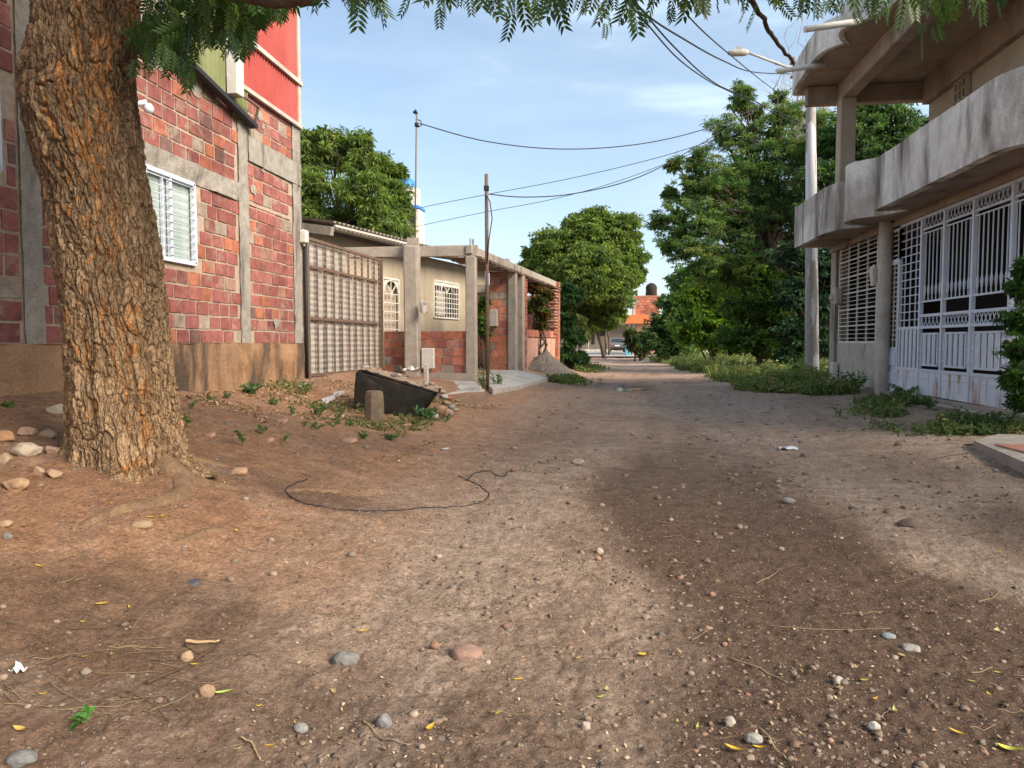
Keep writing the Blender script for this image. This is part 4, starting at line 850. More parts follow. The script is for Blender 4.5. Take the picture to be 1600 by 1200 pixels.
up_ = thing('utility_pole', 'round concrete utility pole with peeling white paint beyond the concrete house', 'utility pole', ub)
ua, ub2 = A(ub[0], ub[1], ub[2] - .2), A(ony(1262, 300, ub[1])[0], ub[1], ut[2])
mb = MB(); t_ = np.linspace(0, 1, 14)[:, None]; mb.tube(ua + (ub2 - ua) * t_, np.linspace(.185, .11, 14), 18); obj('pole', mb, M['pole'], up_)
mb = MB(); top = ub2; 
la = ony(1143, 82, ub[1]); lb = ony(1228, 104, ub[1])
pts = [ub2 - A(0, 0, .3), lb, ony(1195, 92, ub[1]), ony(1168, 82, ub[1])]; mb.tube(pts, .035, 8); arm = obj('lamp_arm', mb, M['galv'], up_)
mb = MB(); a_, b_ = ony(1137, 83, ub[1]), ony(1164, 82, ub[1]); mb.tube([a_, (a_ * .7 + b_ * .3), b_, b_ + A(.1, 0, 0)], [.04, .09, .09, .04], 10); mb.obox(ony(1155, 75, ub[1]), (.1, .1, .09)); obj('lamp_head', mb, M['concrete_pale'], arm)
mb = MB(); 
for dz in (.1, .45): mb.bar(ub2 + A(-.5, 0, -dz), ub2 + A(.4, 0, -dz), .06)
for k in range(6): c = ub2 + A(-.45 + .17 * k, -.05, -.05 - .3 * (k % 2)); mb.lathe(c, [(0, .09), (.045, .08), (.05, .0), (.03, -.04), (0, -.04)], 8)
mb.obox(ub2 + A(-.25, 0, -.25), (.35, .2, .3), .2, ch=.04)
obj('crossarm', mb, M['rust'], up_)

# ================================================================ wires
def wire(label, pts, r=.013, mat='wire'):
    P = np.array([atD(*p) for p in pts]); n = 40; s = np.r_[0, np.cumsum(np.linalg.norm(np.diff(P, axis=0), axis=1))]; s /= s[-1]; t = np.linspace(0, 1, n)
    # smooth Catmull through points
    Q = []
    for x in t:
        k = min(max(np.searchsorted(s, x) - 1, 0), len(P) - 2); u = (x - s[k]) / (s[k + 1] - s[k]); p0 = P[max(k - 1, 0)]; p3 = P[min(k + 2, len(P) - 1)]; a, b = P[k], P[k + 1]
        Q.append(.5 * ((2 * a) + (b - p0) * u + (2 * p0 - 5 * a + 4 * b - p3) * u * u + (3 * a - p0 - 3 * b + p3) * u ** 3))
    mb = MB(); mb.tube(Q, r, 5, cap=False); tag(obj('overhead_cable', mb, M[mat], base=P[0]), label, 'cable', 'overhead cables across the sky')
wire('black cable sagging from the head of the thin tall mast to the feathery tree', [(656, 193, 17), (760, 221, 18), (880, 233, 19), (1000, 225, 20.5), (1100, 202, 22), (1180, 170, 24)], .014)
wire('thin cable passing right at the rusty pole top towards the feathery tree', [(600, 340, 30), (665, 323, 29), (755, 305, 28), (900, 277, 27), (1050, 240, 26), (1180, 195, 25)], .012)
wire('lowest thin cable, rising from the church tower behind the rusty pole', [(640, 356, 34), (755, 332, 32), (860, 312, 31), (960, 285, 30), (1080, 240, 28), (1200, 190, 26)], .012)
wire('black cable drooping from the rusty pole top then rising to the utility pole', [(762, 303, 16.2), (820, 308, 17), (900, 302, 18), (1000, 276, 19), (1100, 222, 20.5), (1246, 132, 22)], .013)
wire('upper of the near twin cables coming down from the hanging leaves at top', [(960, -40, 7), (1010, 24, 8), (1060, 80, 10), (1110, 125, 13), (1150, 146, 16), (1250, 190, 21.8)], .011)
wire('lower of the near twin cables coming down from the hanging leaves at top', [(940, -40, 7), (1000, 24, 8), (1060, 92, 10.5), (1110, 128, 13.5), (1140, 143, 16), (1250, 196, 21.8)], .010)
wire('cable sagging from the hanging leaves to the white drain pipe of the roof slab', [(975, -40, 7), (1005, 18, 8), (1070, 62, 10), (1130, 95, 13), (1180, 113, 17), (1256, 116, 21.8)], .012)
wire('cable passing just under the street lamp head', [(1040, -30, 8), (1080, 30, 10), (1140, 85, 14), (1205, 137, 22), (1250, 165, 27)], .011)
wire('faint cable in the gap between the round tree and the feathery tree', [(960, 365, 60), (1010, 345, 55), (1080, 308, 50), (1150, 280, 46)], .018)

# ================================================================ church behind the mango tree
def church():
    D = 72; t0 = atD(650, 470, D); cx = atD(643, 400, D)[0]; cy = t0[1]
    t = thing('church', 'pale church tower with blue domes, mostly hidden behind the mango tree', 'church', (cx, cy, .2))
    s = D / F; z = lambda py: float(atD(648, py, D)[2]); w = 17 * s
    mb = MB(); mb.box((cx - w, cy - w, 0), (cx + w, cy + w, z(331))); mb.box((cx - w * .72, cy - w * .72, z(331)), (cx + w * .72, cy + w * .72, z(297))); obj('tower', mb, mat_plain('church_wall', (.62, .57, .48), .8), t)
    mb = MB(); mb.box((cx - w * 1.12, cy - w * 1.12, z(331)), (cx + w * 1.12, cy + w * 1.12, z(325)), ch=.1); blue = mat_plain('blue_paint', (.05, .22, .62), .4); obj('cornice', mb, blue, t)
    r = 16 * s; c = A(cx - w * .35, cy, z(298)); a = np.linspace(0, PI / 2, 9); mb = MB(); mb.lathe(c, [(r * math.cos(k), r * 1.15 * math.sin(k)) for k in a], 20); obj('dome', mb, blue, t)
    c = atD(532, 335, D); r = 17 * s; mb = MB(); mb.lathe(A(c[0], cy, c[2]), [(r * math.cos(k), r * 1.2 * math.sin(k)) for k in a], 20); obj('dome', mb, blue, t)
    mb = MB(); mb.box((c[0] - r, cy - r, 0), (c[0] + r, cy + r, c[2])); obj('tower', mb, bpy.data.materials['church_wall'], t)
    mb = MB(); q = atD(651, 352, D); mb.box((q[0] - .25, cy - w - .05, z(372)), (q[0] + .25, cy - w + .1, z(342)), ch=.1); obj('window', mb, M['dark'], t)
church()

# ================================================================ trees
GR = [(.10, .18, .04), (.13, .23, .045), (.075, .14, .036), (.16, .26, .055)]
GM = [(.12, .18, .04), (.15, .215, .055), (.095, .145, .038), (.19, .25, .065)]
GD = [(.062, .12, .042), (.08, .15, .05), (.05, .095, .037), (.11, .19, .06)]
GB = [(.12, .22, .025), (.16, .28, .035), (.08, .16, .025), (.19, .30, .05)]
D = 30
tree('mango_tree', 'dense round mango tree rising behind the old gate on the left', (atD(520, 535, D)[0], atD(520, 535, D)[1], .3),
     [pb(485, 235, 42, D), pb(535, 235, 40, D + 1), pb(575, 265, 38, D), pb(480, 290, 40, D - 1), pb(610, 300, 30, D), pb(560, 300, 42, D - 1.5), pb(492, 340, 36, D - 1), pb(590, 345, 42, D - 1), pb(615, 365, 30, D - .5), pb(545, 350, 34, D), pb(505, 215, 22, D), pb(618, 268, 18, D + .5), pb(450, 260, 40, D + 1), pb(440, 330, 40, D), pb(560, 225, 24, D), pb(628, 325, 20, D)],
     .21, GM, .32, .45, dens=1.5, droop=.9, asp=.28, sub=.28, per=30, yel=.01)
D = 52
tree('round_tree', 'broad round-crowned bright green tree where the lane ends', (atD(945, 545, D)[0], atD(945, 545, D)[1], .15),
     [pb(915, 375, 42, D), pb(960, 370, 40, D), pb(870, 395, 40, D), pb(845, 400, 26, D + 1), pb(980, 408, 30, D), pb(920, 430, 52, D - 2), pb(955, 450, 40, D - 1), pb(880, 440, 42, D - 1), pb(900, 485, 28, D), pb(945, 490, 30, D), pb(925, 500, 20, D), pb(990, 432, 18, D), pb(930, 345, 24, D), pb(905, 355, 24, D), pb(840, 420, 28, D + 1)],
     .25, GM, .14, .35, dens=2.0, flat=.95, droop=.6, asp=.42, sub=.24, per=30, yel=.01)
D = 27
tree('feathery_tree', 'tall feathery-leaved tree leaning over the lane behind the right house', (atD(1290, 560, D)[0], atD(1290, 560, D)[1], .3),
     [pb(1162, 142, 18, D), pb(1158, 160, 20, D), pb(1178, 175, 22, D + .5), pb(1128, 208, 30, D), pb(1165, 225, 32, D), pb(1210, 210, 34, D), pb(1052, 258, 15, D - 1), pb(1088, 252, 26, D - 1), pb(1100, 285, 36, D - 1), pb(1145, 275, 44, D), pb(1200, 260, 42, D), pb(1240, 240, 34, D),
      pb(1030, 345, 20, D - 1), pb(1060, 335, 28, D - 1), pb(1100, 345, 36, D - 1), pb(1045, 385, 22, D - 1), pb(1075, 390, 26, D - 1.5), pb(1110, 395, 32, D - 1), pb(1150, 350, 42, D), pb(1195, 330, 42, D), pb(1230, 320, 40, D), pb(1160, 395, 30, D - 1), pb(1045, 300, 14, D), pb(1240, 175, 22, D + 1), pb(1215, 150, 14, D + 1), pb(1285, 200, 30, D + 2), pb(1130, 305, 46, D), pb(1185, 385, 50, D + 1), pb(1225, 400, 46, D + 1), pb(1265, 300, 48, D + 1), pb(1255, 360, 48, D + 1), pb(1095, 425, 24, D), pb(1185, 300, 46, D + 1), pb(1220, 180, 26, D), pb(1080, 300, 26, D), pb(1065, 365, 24, D), pb(1140, 430, 34, D + 1)],
     .14, [(.07, .14, .05), (.09, .17, .055), (.06, .12, .045), (.12, .21, .06), (.15, .24, .07), (.20, .24, .09)], .22, .55, dens=1.25, droop=.55, asp=.22, sub=.38, per=60, yel=.006, flat=1., core=.45)
D = 25
tree('dark_tree', 'dark green tree seen between the balcony and roof slab of the right house', (atD(1370, 560, D)[0], atD(1370, 560, D)[1], .3),
     [pb(1340, 200, 44, D), pb(1390, 190, 42, D), pb(1350, 250, 42, D), pb(1400, 240, 40, D), pb(1300, 230, 40, D + 1), pb(1290, 280, 36, D), pb(1330, 300, 34, D), pb(1440, 210, 40, D + 1), pb(1270, 330, 34, D), pb(1350, 160, 30, D)],
     .16, GD, .28, .5, dens=1.5, droop=.6, asp=.34, sub=.32, per=32, yel=.004)
def shrub(name, label, D, blobs, size, cols, dens=1.2, **kw):
    b = [pb(*x[:3], D + (x[3] if len(x) > 3 else 0)) for x in blobs]; c = np.mean([p for p, r in b], 0); base = A(c[0], c[1], gz(c[0], c[1]))
    t = thing(name, label, 'shrub', base); mb = MB()
    for p, r in b: limb(mb, base + A(RNG.uniform(-.2, .2), RNG.uniform(-.2, .2), -.05), p, .05, .012, .18, 7, 5)
    obj('stems', mb, M['limb'], t); mb = MB(); blob_leaves(mb, b, size, cols, dens=dens, **kw); obj('foliage', mb, M['leaf'], t)
kw = dict(droop=.5, asp=.42, sub=.32, per=30, yel=.01)
shrub('hedge_shrub', 'tall mid-green thicket filling the space behind the other verge shrubs', 44, [(1072, 480, 28), (1080, 440, 34), (1120, 430, 40), (1160, 430, 44), (1060, 510, 40), (1110, 490, 44), (1160, 490, 44), (1210, 440, 50), (1215, 500, 50), (1260, 440, 50), (1270, 510, 54), (1080, 535, 30), (1140, 535, 34), (1200, 545, 34), (1250, 550, 34), (1310, 480, 50), (1320, 540, 40)], .24, GR + GD[:3], 1.3, **kw)
shrub('hedge_shrub', 'dark rounded shrub nearest the orange building at the lane end', 40, [(1048, 475, 22), (1038, 502, 24), (1055, 515, 28), (1020, 530, 22), (1075, 500, 24), (1060, 545, 16), (1035, 545, 14)], .22, GD, 1.4, **kw)
shrub('hedge_shrub', 'bright yellow-green tall shrub in the middle of the overgrown verge', 33, [(1110, 440, 24), (1085, 460, 28), (1130, 455, 30), (1100, 495, 32), (1075, 520, 24), (1140, 500, 34), (1120, 530, 28), (1150, 430, 22)], .20, GB, 1.4, **kw)
shrub('hedge_shrub', 'wide mid-green shrub between the bright shrub and the utility pole', 27, [(1180, 430, 40), (1165, 480, 38), (1205, 480, 40), (1150, 530, 32), (1190, 535, 34), (1225, 450, 34), (1225, 520, 36)], .17, GR + GD[:2], 1.4, **kw)
shrub('hedge_shrub', 'dark blue-green drooping shrub directly behind the utility pole', 24.5, [(1245, 400, 36), (1285, 420, 36), (1245, 460, 34), (1290, 480, 36), (1250, 520, 34), (1290, 540, 34), (1230, 560, 22), (1320, 450, 40), (1310, 400, 36)], .15, [(.03, .075, .045), (.045, .10, .055), (.025, .055, .03)], 1.5, **kw)
shrub('roadside_bush', 'leafy blue-green bush spilling out past the end pier of the clay block house', 29, [(885, 470, 20), (900, 460, 16), (880, 500, 20), (895, 530, 22), (882, 555, 20), (905, 560, 18), (885, 450, 12)], .15, [(.07, .15, .05), (.10, .20, .06), (.05, .11, .04)], 1.6, **kw)
shrub('small_palm_bush', 'pale wispy bush beside the lane just left of the parked car', 40, [(912, 525, 9), (903, 515, 8), (905, 500, 9)], .22, [(.18, .20, .09), (.12, .15, .06)], 1., **kw)
shrub('potted_palms', 'brownish palm-like shrubs at the foot of the blue gatepost', 44, [(990, 535, 12), (1003, 525, 13), (1005, 545, 10), (985, 520, 8)], .3, [(.10, .12, .05), (.13, .14, .06)], 1.3, droop=.1, asp=.12, sub=.5, per=26, yel=.05)
shrub('red_leaved_plant', 'thin dark plant with orange leaves inside the opening of the clay block house', 24.2, [(842, 470, 14), (836, 450, 10), (850, 490, 12), (845, 505, 10), (828, 480, 8), (855, 460, 8)], .14, [(.08, .10, .03), (.30, .10, .04), (.10, .14, .04)], 1.0, **kw)
shrub('climbing_plant', 'sparse climbing plant in the recess between the right porch pillar and the orange front', 20.5, [(752, 500, 8), (756, 518, 10), (750, 480, 6), (757, 470, 5)], .12, GR, 1.0, **kw)
# bare twiggy tree
D = 34; b0 = A(*atD(1280, 560, D)[:2], .3); bt = thing('bare_tree', 'leafless reddish twiggy tree against the sky above the roof slab edge', 'tree', b0)
mb = MB(); c0 = atD(1260, 300, D); limb(mb, b0, c0, .2, .12, .05); obj('trunk', mb, M['limb'], bt)
M['twig_red'] = mat_plain('reddish_twigs', (.30, .19, .17), .9)
mb = MB()
for k in range(34):
    e = atD(RNG.uniform(1195, 1320), RNG.uniform(50, 230), D + RNG.uniform(-1.5, 1.5)); P = limb(mb, c0, e, .04, .010, .13, 9, 4)
    for j in range(9): q = P[3 + j % 6]; limb(mb, q, q + RNG.normal(size=3) * A(.6, .4, .7) + A(0, 0, .7), .012, .005, .2, 5, 3)
obj('twigs', mb, M['twig_red'], bt)

# ================================================================ lane end: paving, house, car, orange building
mb = MB(); mb.sheet((-60, 55, .145), (130, 0, 0), (0, 90, 0), 60, 60, .012, .3); m_ = mat_rough('paved_street', (.34, .31, .28), (.44, .41, .37), 1.2, .9, .2, .01, stain=((.3, .24, .2), .4, .5, .75)); 
v = MB(); P = mb.V[0]; P[:, 2] = G(P[:, 0], P[:, 1]) + .10; kind(obj('paved_street', mb, m_), 'structure')
def far_house():
    D = 92; q = atD(940, 540, D); t = thing('far_house', 'low dark-walled house in the shade at the very end of the lane', 'house', (q[0], q[1], .2)); s = D / F; z = lambda py: float(atD(940, py, D)[2])
    x = lambda px: float(ony(px, 535, q[1])[0]); y = q[1]
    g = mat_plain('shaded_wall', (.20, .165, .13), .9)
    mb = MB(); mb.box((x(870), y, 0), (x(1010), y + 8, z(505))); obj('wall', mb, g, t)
    mb = MB(); mb.box((x(865), y - 1.6, z(507)), (x(1012), y + 9, z(503))); obj('roof', mb, M['asb'], t)
    mb = MB(); mb.box((x(924), y - .05, z(538)), (x(929), y + .1, z(515))); obj('door', mb, M['dark'], t)
    mb = MB(); mb.box((x(937), y - .05, z(525)), (x(949), y + .1, z(514))); obj('window', mb, M['glass_dark'], t)
    mb = MB(); mb.tube([(x(919), y - 1.3, 0), (x(919), y - 1.3, z(507))], .14, 8); obj('post', mb, M['concrete_pale'], t)
    mb = MB(); mb.box((x(890), y - 6, .1), (x(960), y - 5.7, .1 + .35)); tag(obj('low_kerb_wall', mb, M['concrete_pale'], base=(x(920), y - 6, .2)), 'low white kerb wall across the lane end in front of the far house', 'wall')
far_house()
for i, (px, py, dz) in enumerate(((951, 470, 0), (946, 480, 1.2))):
    q = atD(px, 545, 60); mb = MB(); limb(mb, (q[0], q[1], 0), (q[0], q[1] + dz, 3.6), .09, .07, .03); tag(obj('tree_trunk', mb, M['limb'], base=(q[0], q[1], .1)), ('thicker' if i == 0 else 'thinner') + ' bare tree trunk in front of the far house, left of the parked car', 'tree trunk')
def orange_building():
    D = 62; q = atD(1000, 540, D); t = thing('orange_building', 'two-storey bright orange block building at the lane end behind the shrubs', 'building', (q[0], q[1], .2)); y = q[1]; x = lambda px: float(ony(px, 535, y)[0]); z = lambda py: float(atD(1000, py, D)[2])
    mb = MB(); mb.box((x(991), y, z(506) - .0), (x(1030), y + 7, z(462)), mat=1); 
    bricks(mb, (x(991), y, 0), (1, 0), (0, -1), x(1030) - x(991), z(506), z(462), .45, .22, .02, .04, w=(.05, .95, 0, 0, 0), dull=1.1)
    obj('upper_wall', mb, [M['brick'], M['mortar']], t)
    mb = MB(); mb.box((x(985), y + .1, .1), (x(1030), y + 7, z(506))); obj('lower_wall', mb, M['pinkwall'], t)
    mb = MB(); mb.box((x(976), y - 1.2, z(506)), (x(1012), y + .02, z(493))); obj('awning', mb, mat_plain('orange_awning', (.62, .20, .07), .7), t)
    mb = MB(); mb.box((x(988), y - .2, .1), (x(992), y + .1, z(470))); obj('corner_column', mb, M['concrete_pale'], t)
    c = A(x(1019), y + 2, z(460)); mb = MB(); mb.lathe(c, [(0, 0), (.46, 0), (.50, .08), (.47, .4), (.50, .7), (.38, .95), (.2, 1.02), (.2, 1.07), (0, 1.07)], 16); tag(obj('water_tank', mb, M['black'], base=c), 'black round water tank on the roof of the orange building', 'water tank')
    q = atD(981, 548, 58); mb = MB(); mb.box((q[0] - .22, q[1], .1), (q[0] + .22, q[1] + .4, 1.5), ch=.05); mb.box((q[0] - .28, q[1] - .06, 1.5), (q[0] + .28, q[1] + .46, 1.66), ch=.04); tag(obj('blue_gatepost', mb, mat_plain('turquoise_paint', (.12, .42, .55), .6), base=(q[0], q[1], .1)), 'light blue painted gatepost to the right of the parked car', 'gatepost')
orange_building()
def car():
    D = 75; q = atD(964.5, 547, D); t = thing('parked_car', 'grey hatchback seen from behind, parked at the lane end', 'car', (q[0], q[1], float(G(q[0], q[1])) + .11))
    x0, y0, z0 = t.location; W = .84
    prof = [(0, .35), (-.02, .75), (.02, .92), (.28, 1.02), (.75, 1.42), (2.1, 1.46), (2.9, 1.02), (3.9, .86), (4.1, .6), (4.05, .28), (3.4, .22), (.5, .22)]
    mb = MB(); n = len(prof); V = []
    for sx, ins in ((-1, .10), (-1, 0), (1, 0), (1, .10)):
        for (y, z) in prof: w = W - (.16 * max(0, (z - .95) / .5)) - ins * .5; V.append((x0 + sx * w, y0 + y + (0 if ins == 0 else .0), z0 + z - (ins * .2 if z > .5 else -ins * .2)))
    i = np.arange(n); j = (i + 1) % n; Q = []
    for a, b in ((0, 1), (1, 2), (2, 3)): Q += [[a * n + p, a * n + r, b * n + r, b * n + p] for p, r in zip(i, j)]
    mb.add(V, Q, (1, 1, 1), 0, False); mb.Fs.append((np.array([list(range(n))]), np.ones((1, 3)), np.zeros(1, int), False)); mb.Fs.append((np.array([list(range(3 * n, 4 * n))[::-1]]), np.ones((1, 3)), np.zeros(1, int), False)); obj('body', mb, M['carpaint'], t)
    mb = MB(); mb.add([(x0 - .66, y0 + .27, z0 + 1.04), (x0 + .66, y0 + .27, z0 + 1.04), (x0 + .56, y0 + .69, z0 + 1.39), (x0 - .56, y0 + .69, z0 + 1.39)], [0, 1, 2, 3]); obj('rear_window', mb, M['glass_dark'], t)
    for sx in (-1, 1):
        mb = MB(); mb.add([(x0 + sx * .79, y0 + .75, z0 + 1.02), (x0 + sx * .79, y0 + 2.7, z0 + 1.02), (x0 + sx * .70, y0 + 2.1, z0 + 1.38), (x0 + sx * .70, y0 + .9, z0 + 1.38)], [0, 1, 2, 3]); obj('side_window', mb, M['glass_dark'], t)
        mb = MB(); mb.box((x0 + sx * .72 - .13, y0 - .03, z0 + .74), (x0 + sx * .72 + .11, y0 + .08, z0 + .92), ch=.02); obj('tail_light', mb, mat_plain('red_lens', (.45, .03, .02), .3) if sx < 0 else bpy.data.materials['red_lens'], t)
        for yy in (.7, 3.2):
            mb = MB(); mb.tube([(x0 + sx * .84, y0 + yy, z0 + .31), (x0 + sx * .64, y0 + yy, z0 + .31)], .31, 18); wh = obj('wheel', mb, M['black'], t)
            mb = MB(); mb.tube([(x0 + sx * .86, y0 + yy, z0 + .31), (x0 + sx * .80, y0 + yy, z0 + .31)], .19, 12); obj('rim', mb, M['galv'], wh)
    mb = MB(); mb.box((x0 - .80, y0 - .06, z0 + .30), (x0 + .80, y0 + .05, z0 + .52), ch=.03); obj('bumper', mb, M['black'], t)
    mb = MB(); mb.box((x0 - .24, y0 - .05, z0 + .62), (x0 + .24, y0 - .03, z0 + .76)); obj('number_plate', mb, mat_plain('plate_white', (.65, .65, .62), .5), t)
car()

# ================================================================ right-hand concrete house
HX = 5.3; FZ = .34
def hy(px): return float(onx(px, 535, HX)[1])
def hzv(px, py): return float(onx(px, py, HX)[2])
ch = thing('concrete_house', 'two-storey raw concrete house with wavy balcony and white grilles on the right', 'house', (HX, 13.5, FZ))
ZS = EYE + 2.27; ZP = EYE + 3.14; ZR = EYE + 5.95; YF = hy(1297)
part('floor_slab', M['concrete'], ch, lambda mb: mb.box((HX - .12, 3, -.2), (12, YF, FZ)))
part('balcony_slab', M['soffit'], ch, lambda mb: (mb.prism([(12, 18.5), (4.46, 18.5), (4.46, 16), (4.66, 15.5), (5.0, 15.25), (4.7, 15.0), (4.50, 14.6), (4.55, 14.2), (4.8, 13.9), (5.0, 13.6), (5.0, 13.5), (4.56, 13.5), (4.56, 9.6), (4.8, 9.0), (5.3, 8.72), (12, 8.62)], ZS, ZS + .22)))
def ribbon(out, z0, z1, th, mat, name, seed=1, amp=.006, curve=True):
    P = np.array(out, float); s = np.r_[0, np.cumsum(np.hypot(*np.diff(P, axis=0).T))]; n = int(s[-1] / .05) + 2; t = np.linspace(0, s[-1], n)
    Q = np.c_[np.interp(t, s, P[:, 0]), np.interp(t, s, P[:, 1])]
    if curve:
        for _ in range(3): Q[1:-1] = (Q[:-2] + Q[1:-1] * 2 + Q[2:]) / 4
    T = np.gradient(Q, axis=0); T /= np.linalg.norm(T, axis=1)[:, None]; Nn = np.c_[T[:, 1], -T[:, 0]]; nz = max(2, int((z1 - z0) / .05)); mb = MB()
    zt = np.linspace(z0, z1, nz); 
    def face(off, flip):
        V = np.concatenate([np.c_[Q + Nn * off, np.full(n, z)] for z in zt]); V[:, :2] += np.tile(Nn, (nz, 1)) * (fbm(V * 2.5, 3, seed) * amp * 2)[:, None]; V[-n:, 2] += fbm(V[-n:] * 5, 3, seed) * amp * 1.5
        k = np.arange(nz * n).reshape(nz, n); q = np.stack([k[:-1, :-1], k[:-1, 1:], k[1:, 1:], k[1:, :-1]], -1).reshape(-1, 4); mb.add(V, q[:, ::-1] if flip else q, (1, 1, 1), 0, True); return V
    a = face(0, False); b = face(th, True)
    i = np.arange(n - 1); mb.add(np.r_[a[-n:], b[-n:]], np.stack([i, i + 1, i + 1 + n, i + n], 1)); mb.add(np.r_[a[:n], b[:n]], np.stack([i + n, i + 1 + n, i + 1, i], 1))
    for e in (0, -1): k = np.arange(nz) * n + (0 if e == 0 else n - 1); mb.add(np.r_[a[k], b[k]], np.stack([np.arange(nz - 1), np.arange(1, nz), np.arange(1, nz) + nz, np.arange(nz - 1) + nz], 1))
    return obj(name, mb, mat, ch)
arc = lambda cx, cy, r, a0, a1, n=14: [(cx + r * math.cos(a), cy + r * math.sin(a)) for a in np.linspace(math.radians(a0), math.radians(a1), n)]
ribbon([(6.5, 18.5), (4.4, 18.5)], ZS - .02, ZP + .1, -.12, M['parapet'], 'balcony_parapet', 2, curve=False)
ribbon([(4.4, 18.5), (4.4, 16.1), (4.5, 15.7), (4.66, 15.45), (5.0, 15.2)], ZS - .02, ZP + .05, -.12, M['parapet'], 'balcony_parapet', 3)
ribbon([(5.05, 15.28)] + arc(4.95, 14.55, .58, 110, 250, 16) + [(4.95, 13.6), (5.05, 13.52)], ZS - .02, ZP + .14, -.12, M['parapet'], 'balcony_parapet', 4)
ribbon([(4.9, 13.5), (4.5, 13.5)] + [(4.5, 9.6)] + arc(5.2, 9.6, .7, 180, 262, 12) + [(7.2, 8.85)], ZS - .02, ZP - .02, -.14, M['parapet'], 'balcony_parapet', 5)
# roof slab with wavy edge
se = [(1244, 147), (1252, 130), (1265, 111), (1277, 94), (1289, 81), (1303, 74), (1318, 69), (1330, 67), (1321, 60), (1319, 52), (1321, 46), (1332, 40), (1346, 35), (1362, 28), (1380, 20), (1400, 8), (1420, -10), (1450, -40)]
out = [tuple(onz(a, b, ZR)[:2]) for a, b in se]
outp = [(12, out[0][1])] + out + [(12, out[-1][1])]
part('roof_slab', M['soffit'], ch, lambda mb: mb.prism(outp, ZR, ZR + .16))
ribbon([(6.5, out[0][1])] + out[:9], ZR - .02, ZR + .55, .10, M['parapet'], 'roof_edge', 7)
ribbon(out[8:], ZR - .02, ZR + .45, .10, M['parapet'], 'roof_edge', 8)
yb1 = out[0][1]
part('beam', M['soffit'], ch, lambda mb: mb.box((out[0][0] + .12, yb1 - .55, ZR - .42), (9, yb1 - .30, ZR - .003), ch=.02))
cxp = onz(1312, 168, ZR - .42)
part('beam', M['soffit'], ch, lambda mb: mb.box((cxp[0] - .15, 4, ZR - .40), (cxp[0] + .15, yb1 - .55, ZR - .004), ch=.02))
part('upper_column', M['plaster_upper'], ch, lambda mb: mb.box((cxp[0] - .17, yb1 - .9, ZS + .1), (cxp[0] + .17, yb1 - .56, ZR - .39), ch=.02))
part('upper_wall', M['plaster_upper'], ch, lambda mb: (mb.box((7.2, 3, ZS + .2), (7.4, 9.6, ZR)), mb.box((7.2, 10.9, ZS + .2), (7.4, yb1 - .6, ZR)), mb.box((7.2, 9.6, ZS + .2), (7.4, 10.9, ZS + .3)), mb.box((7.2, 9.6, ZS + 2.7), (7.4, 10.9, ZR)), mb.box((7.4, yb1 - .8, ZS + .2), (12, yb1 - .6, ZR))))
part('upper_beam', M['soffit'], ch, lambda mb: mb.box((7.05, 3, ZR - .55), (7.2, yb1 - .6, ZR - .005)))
part('upper_door', M['beige'], ch, lambda mb: (mb.box((7.30, 9.6, ZS + .3), (7.33, 10.28, ZS + 2.7)), mb.box((7.30, 10.34, ZS + .3), (7.33, 10.9, ZS + 2.7))))
def ventb(mb):
    q = onx(1507, 130, 7.19); 
    for k in range(9):
        z = q[2] - .55 + k * .2; mb.box((7.10, q[1] - .26, z), (7.195, q[1] + .26, z + .035))
    for dy in (-.26, -.09, .09, .26): mb.box((7.10, q[1] + dy - .02, q[2] - .55), (7.19, q[1] + dy + .02, q[2] + 1.09))
part('vent_blocks', M['plaster_upper'], ch, ventb)
for px, py, ln in ((1255, 120, .0), (1316, 50, .0)):
    e = atD(*(((1213, 112) if px < 1300 else (1257, 46)), 15.5 if px < 1300 else 13)[0], 15.6 if px < 1300 else 12.6); s = atD(1266 if px < 1300 else 1319, 104 if px < 1300 else 37, 15.6 if px < 1300 else 12.6)
    part('roof_drain_pipe', M['cream_metal'], ch, lambda mb: mb.tube([e, s, s + (s - e) * .4], .055, 12))
# ground floor wall pieces
part('end_pier', M['concrete'], ch, lambda mb: mb.box((HX - .02, YF - .38, -.1), (HX + .3, YF, ZS)))
yg0, yg1 = hy(1309), hy(1371); zsill = hzv(1330, 537)
part('sill_wall', M['concrete_pale'], ch, lambda mb: (mb.sheet((HX - .01, yg0 + .02, .1), (0, yg1 - yg0 - .1, 0), (0, 0, zsill - .1), 30, 20, .015, 4), mb.box((HX, yg1, -.1), (HX + .18, yg0, zsill))))
cyl = onx(1378, 560, HX - .14)
part('round_column', M['concrete_pale'], ch, lambda mb: mb.tube([(HX - .13, cyl[1], z) for z in np.linspace(0, ZS, 30)], .122 * (1 + RNG.uniform(-.03, .03, 30)), 20, jit=.012))
part('lintel', M['soffit'], ch, lambda mb: (mb.box((HX - .03, 4, ZS - .10), (HX + .18, YF - .38, ZS - .002)), mb.box((HX - .07, 4, ZS - .14), (HX - .035, YF, ZS - .06))))
M['inner'] = mat_plain('shade_dark_inner_wall', (.075, .062, .052), .9)  # interior shade put into the base colour, dark brown instead of concrete
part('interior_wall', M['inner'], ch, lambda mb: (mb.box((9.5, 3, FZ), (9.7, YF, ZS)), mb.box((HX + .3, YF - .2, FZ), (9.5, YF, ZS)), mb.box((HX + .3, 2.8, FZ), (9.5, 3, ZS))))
part('interior_panel', M['beige'], ch, lambda mb: (mb.box((9.36, 8.6, FZ), (9.44, 10.0, ZS - .6)), mb.box((9.36, 11.0, FZ + .9), (9.42, 11.8, FZ + 2.0))))
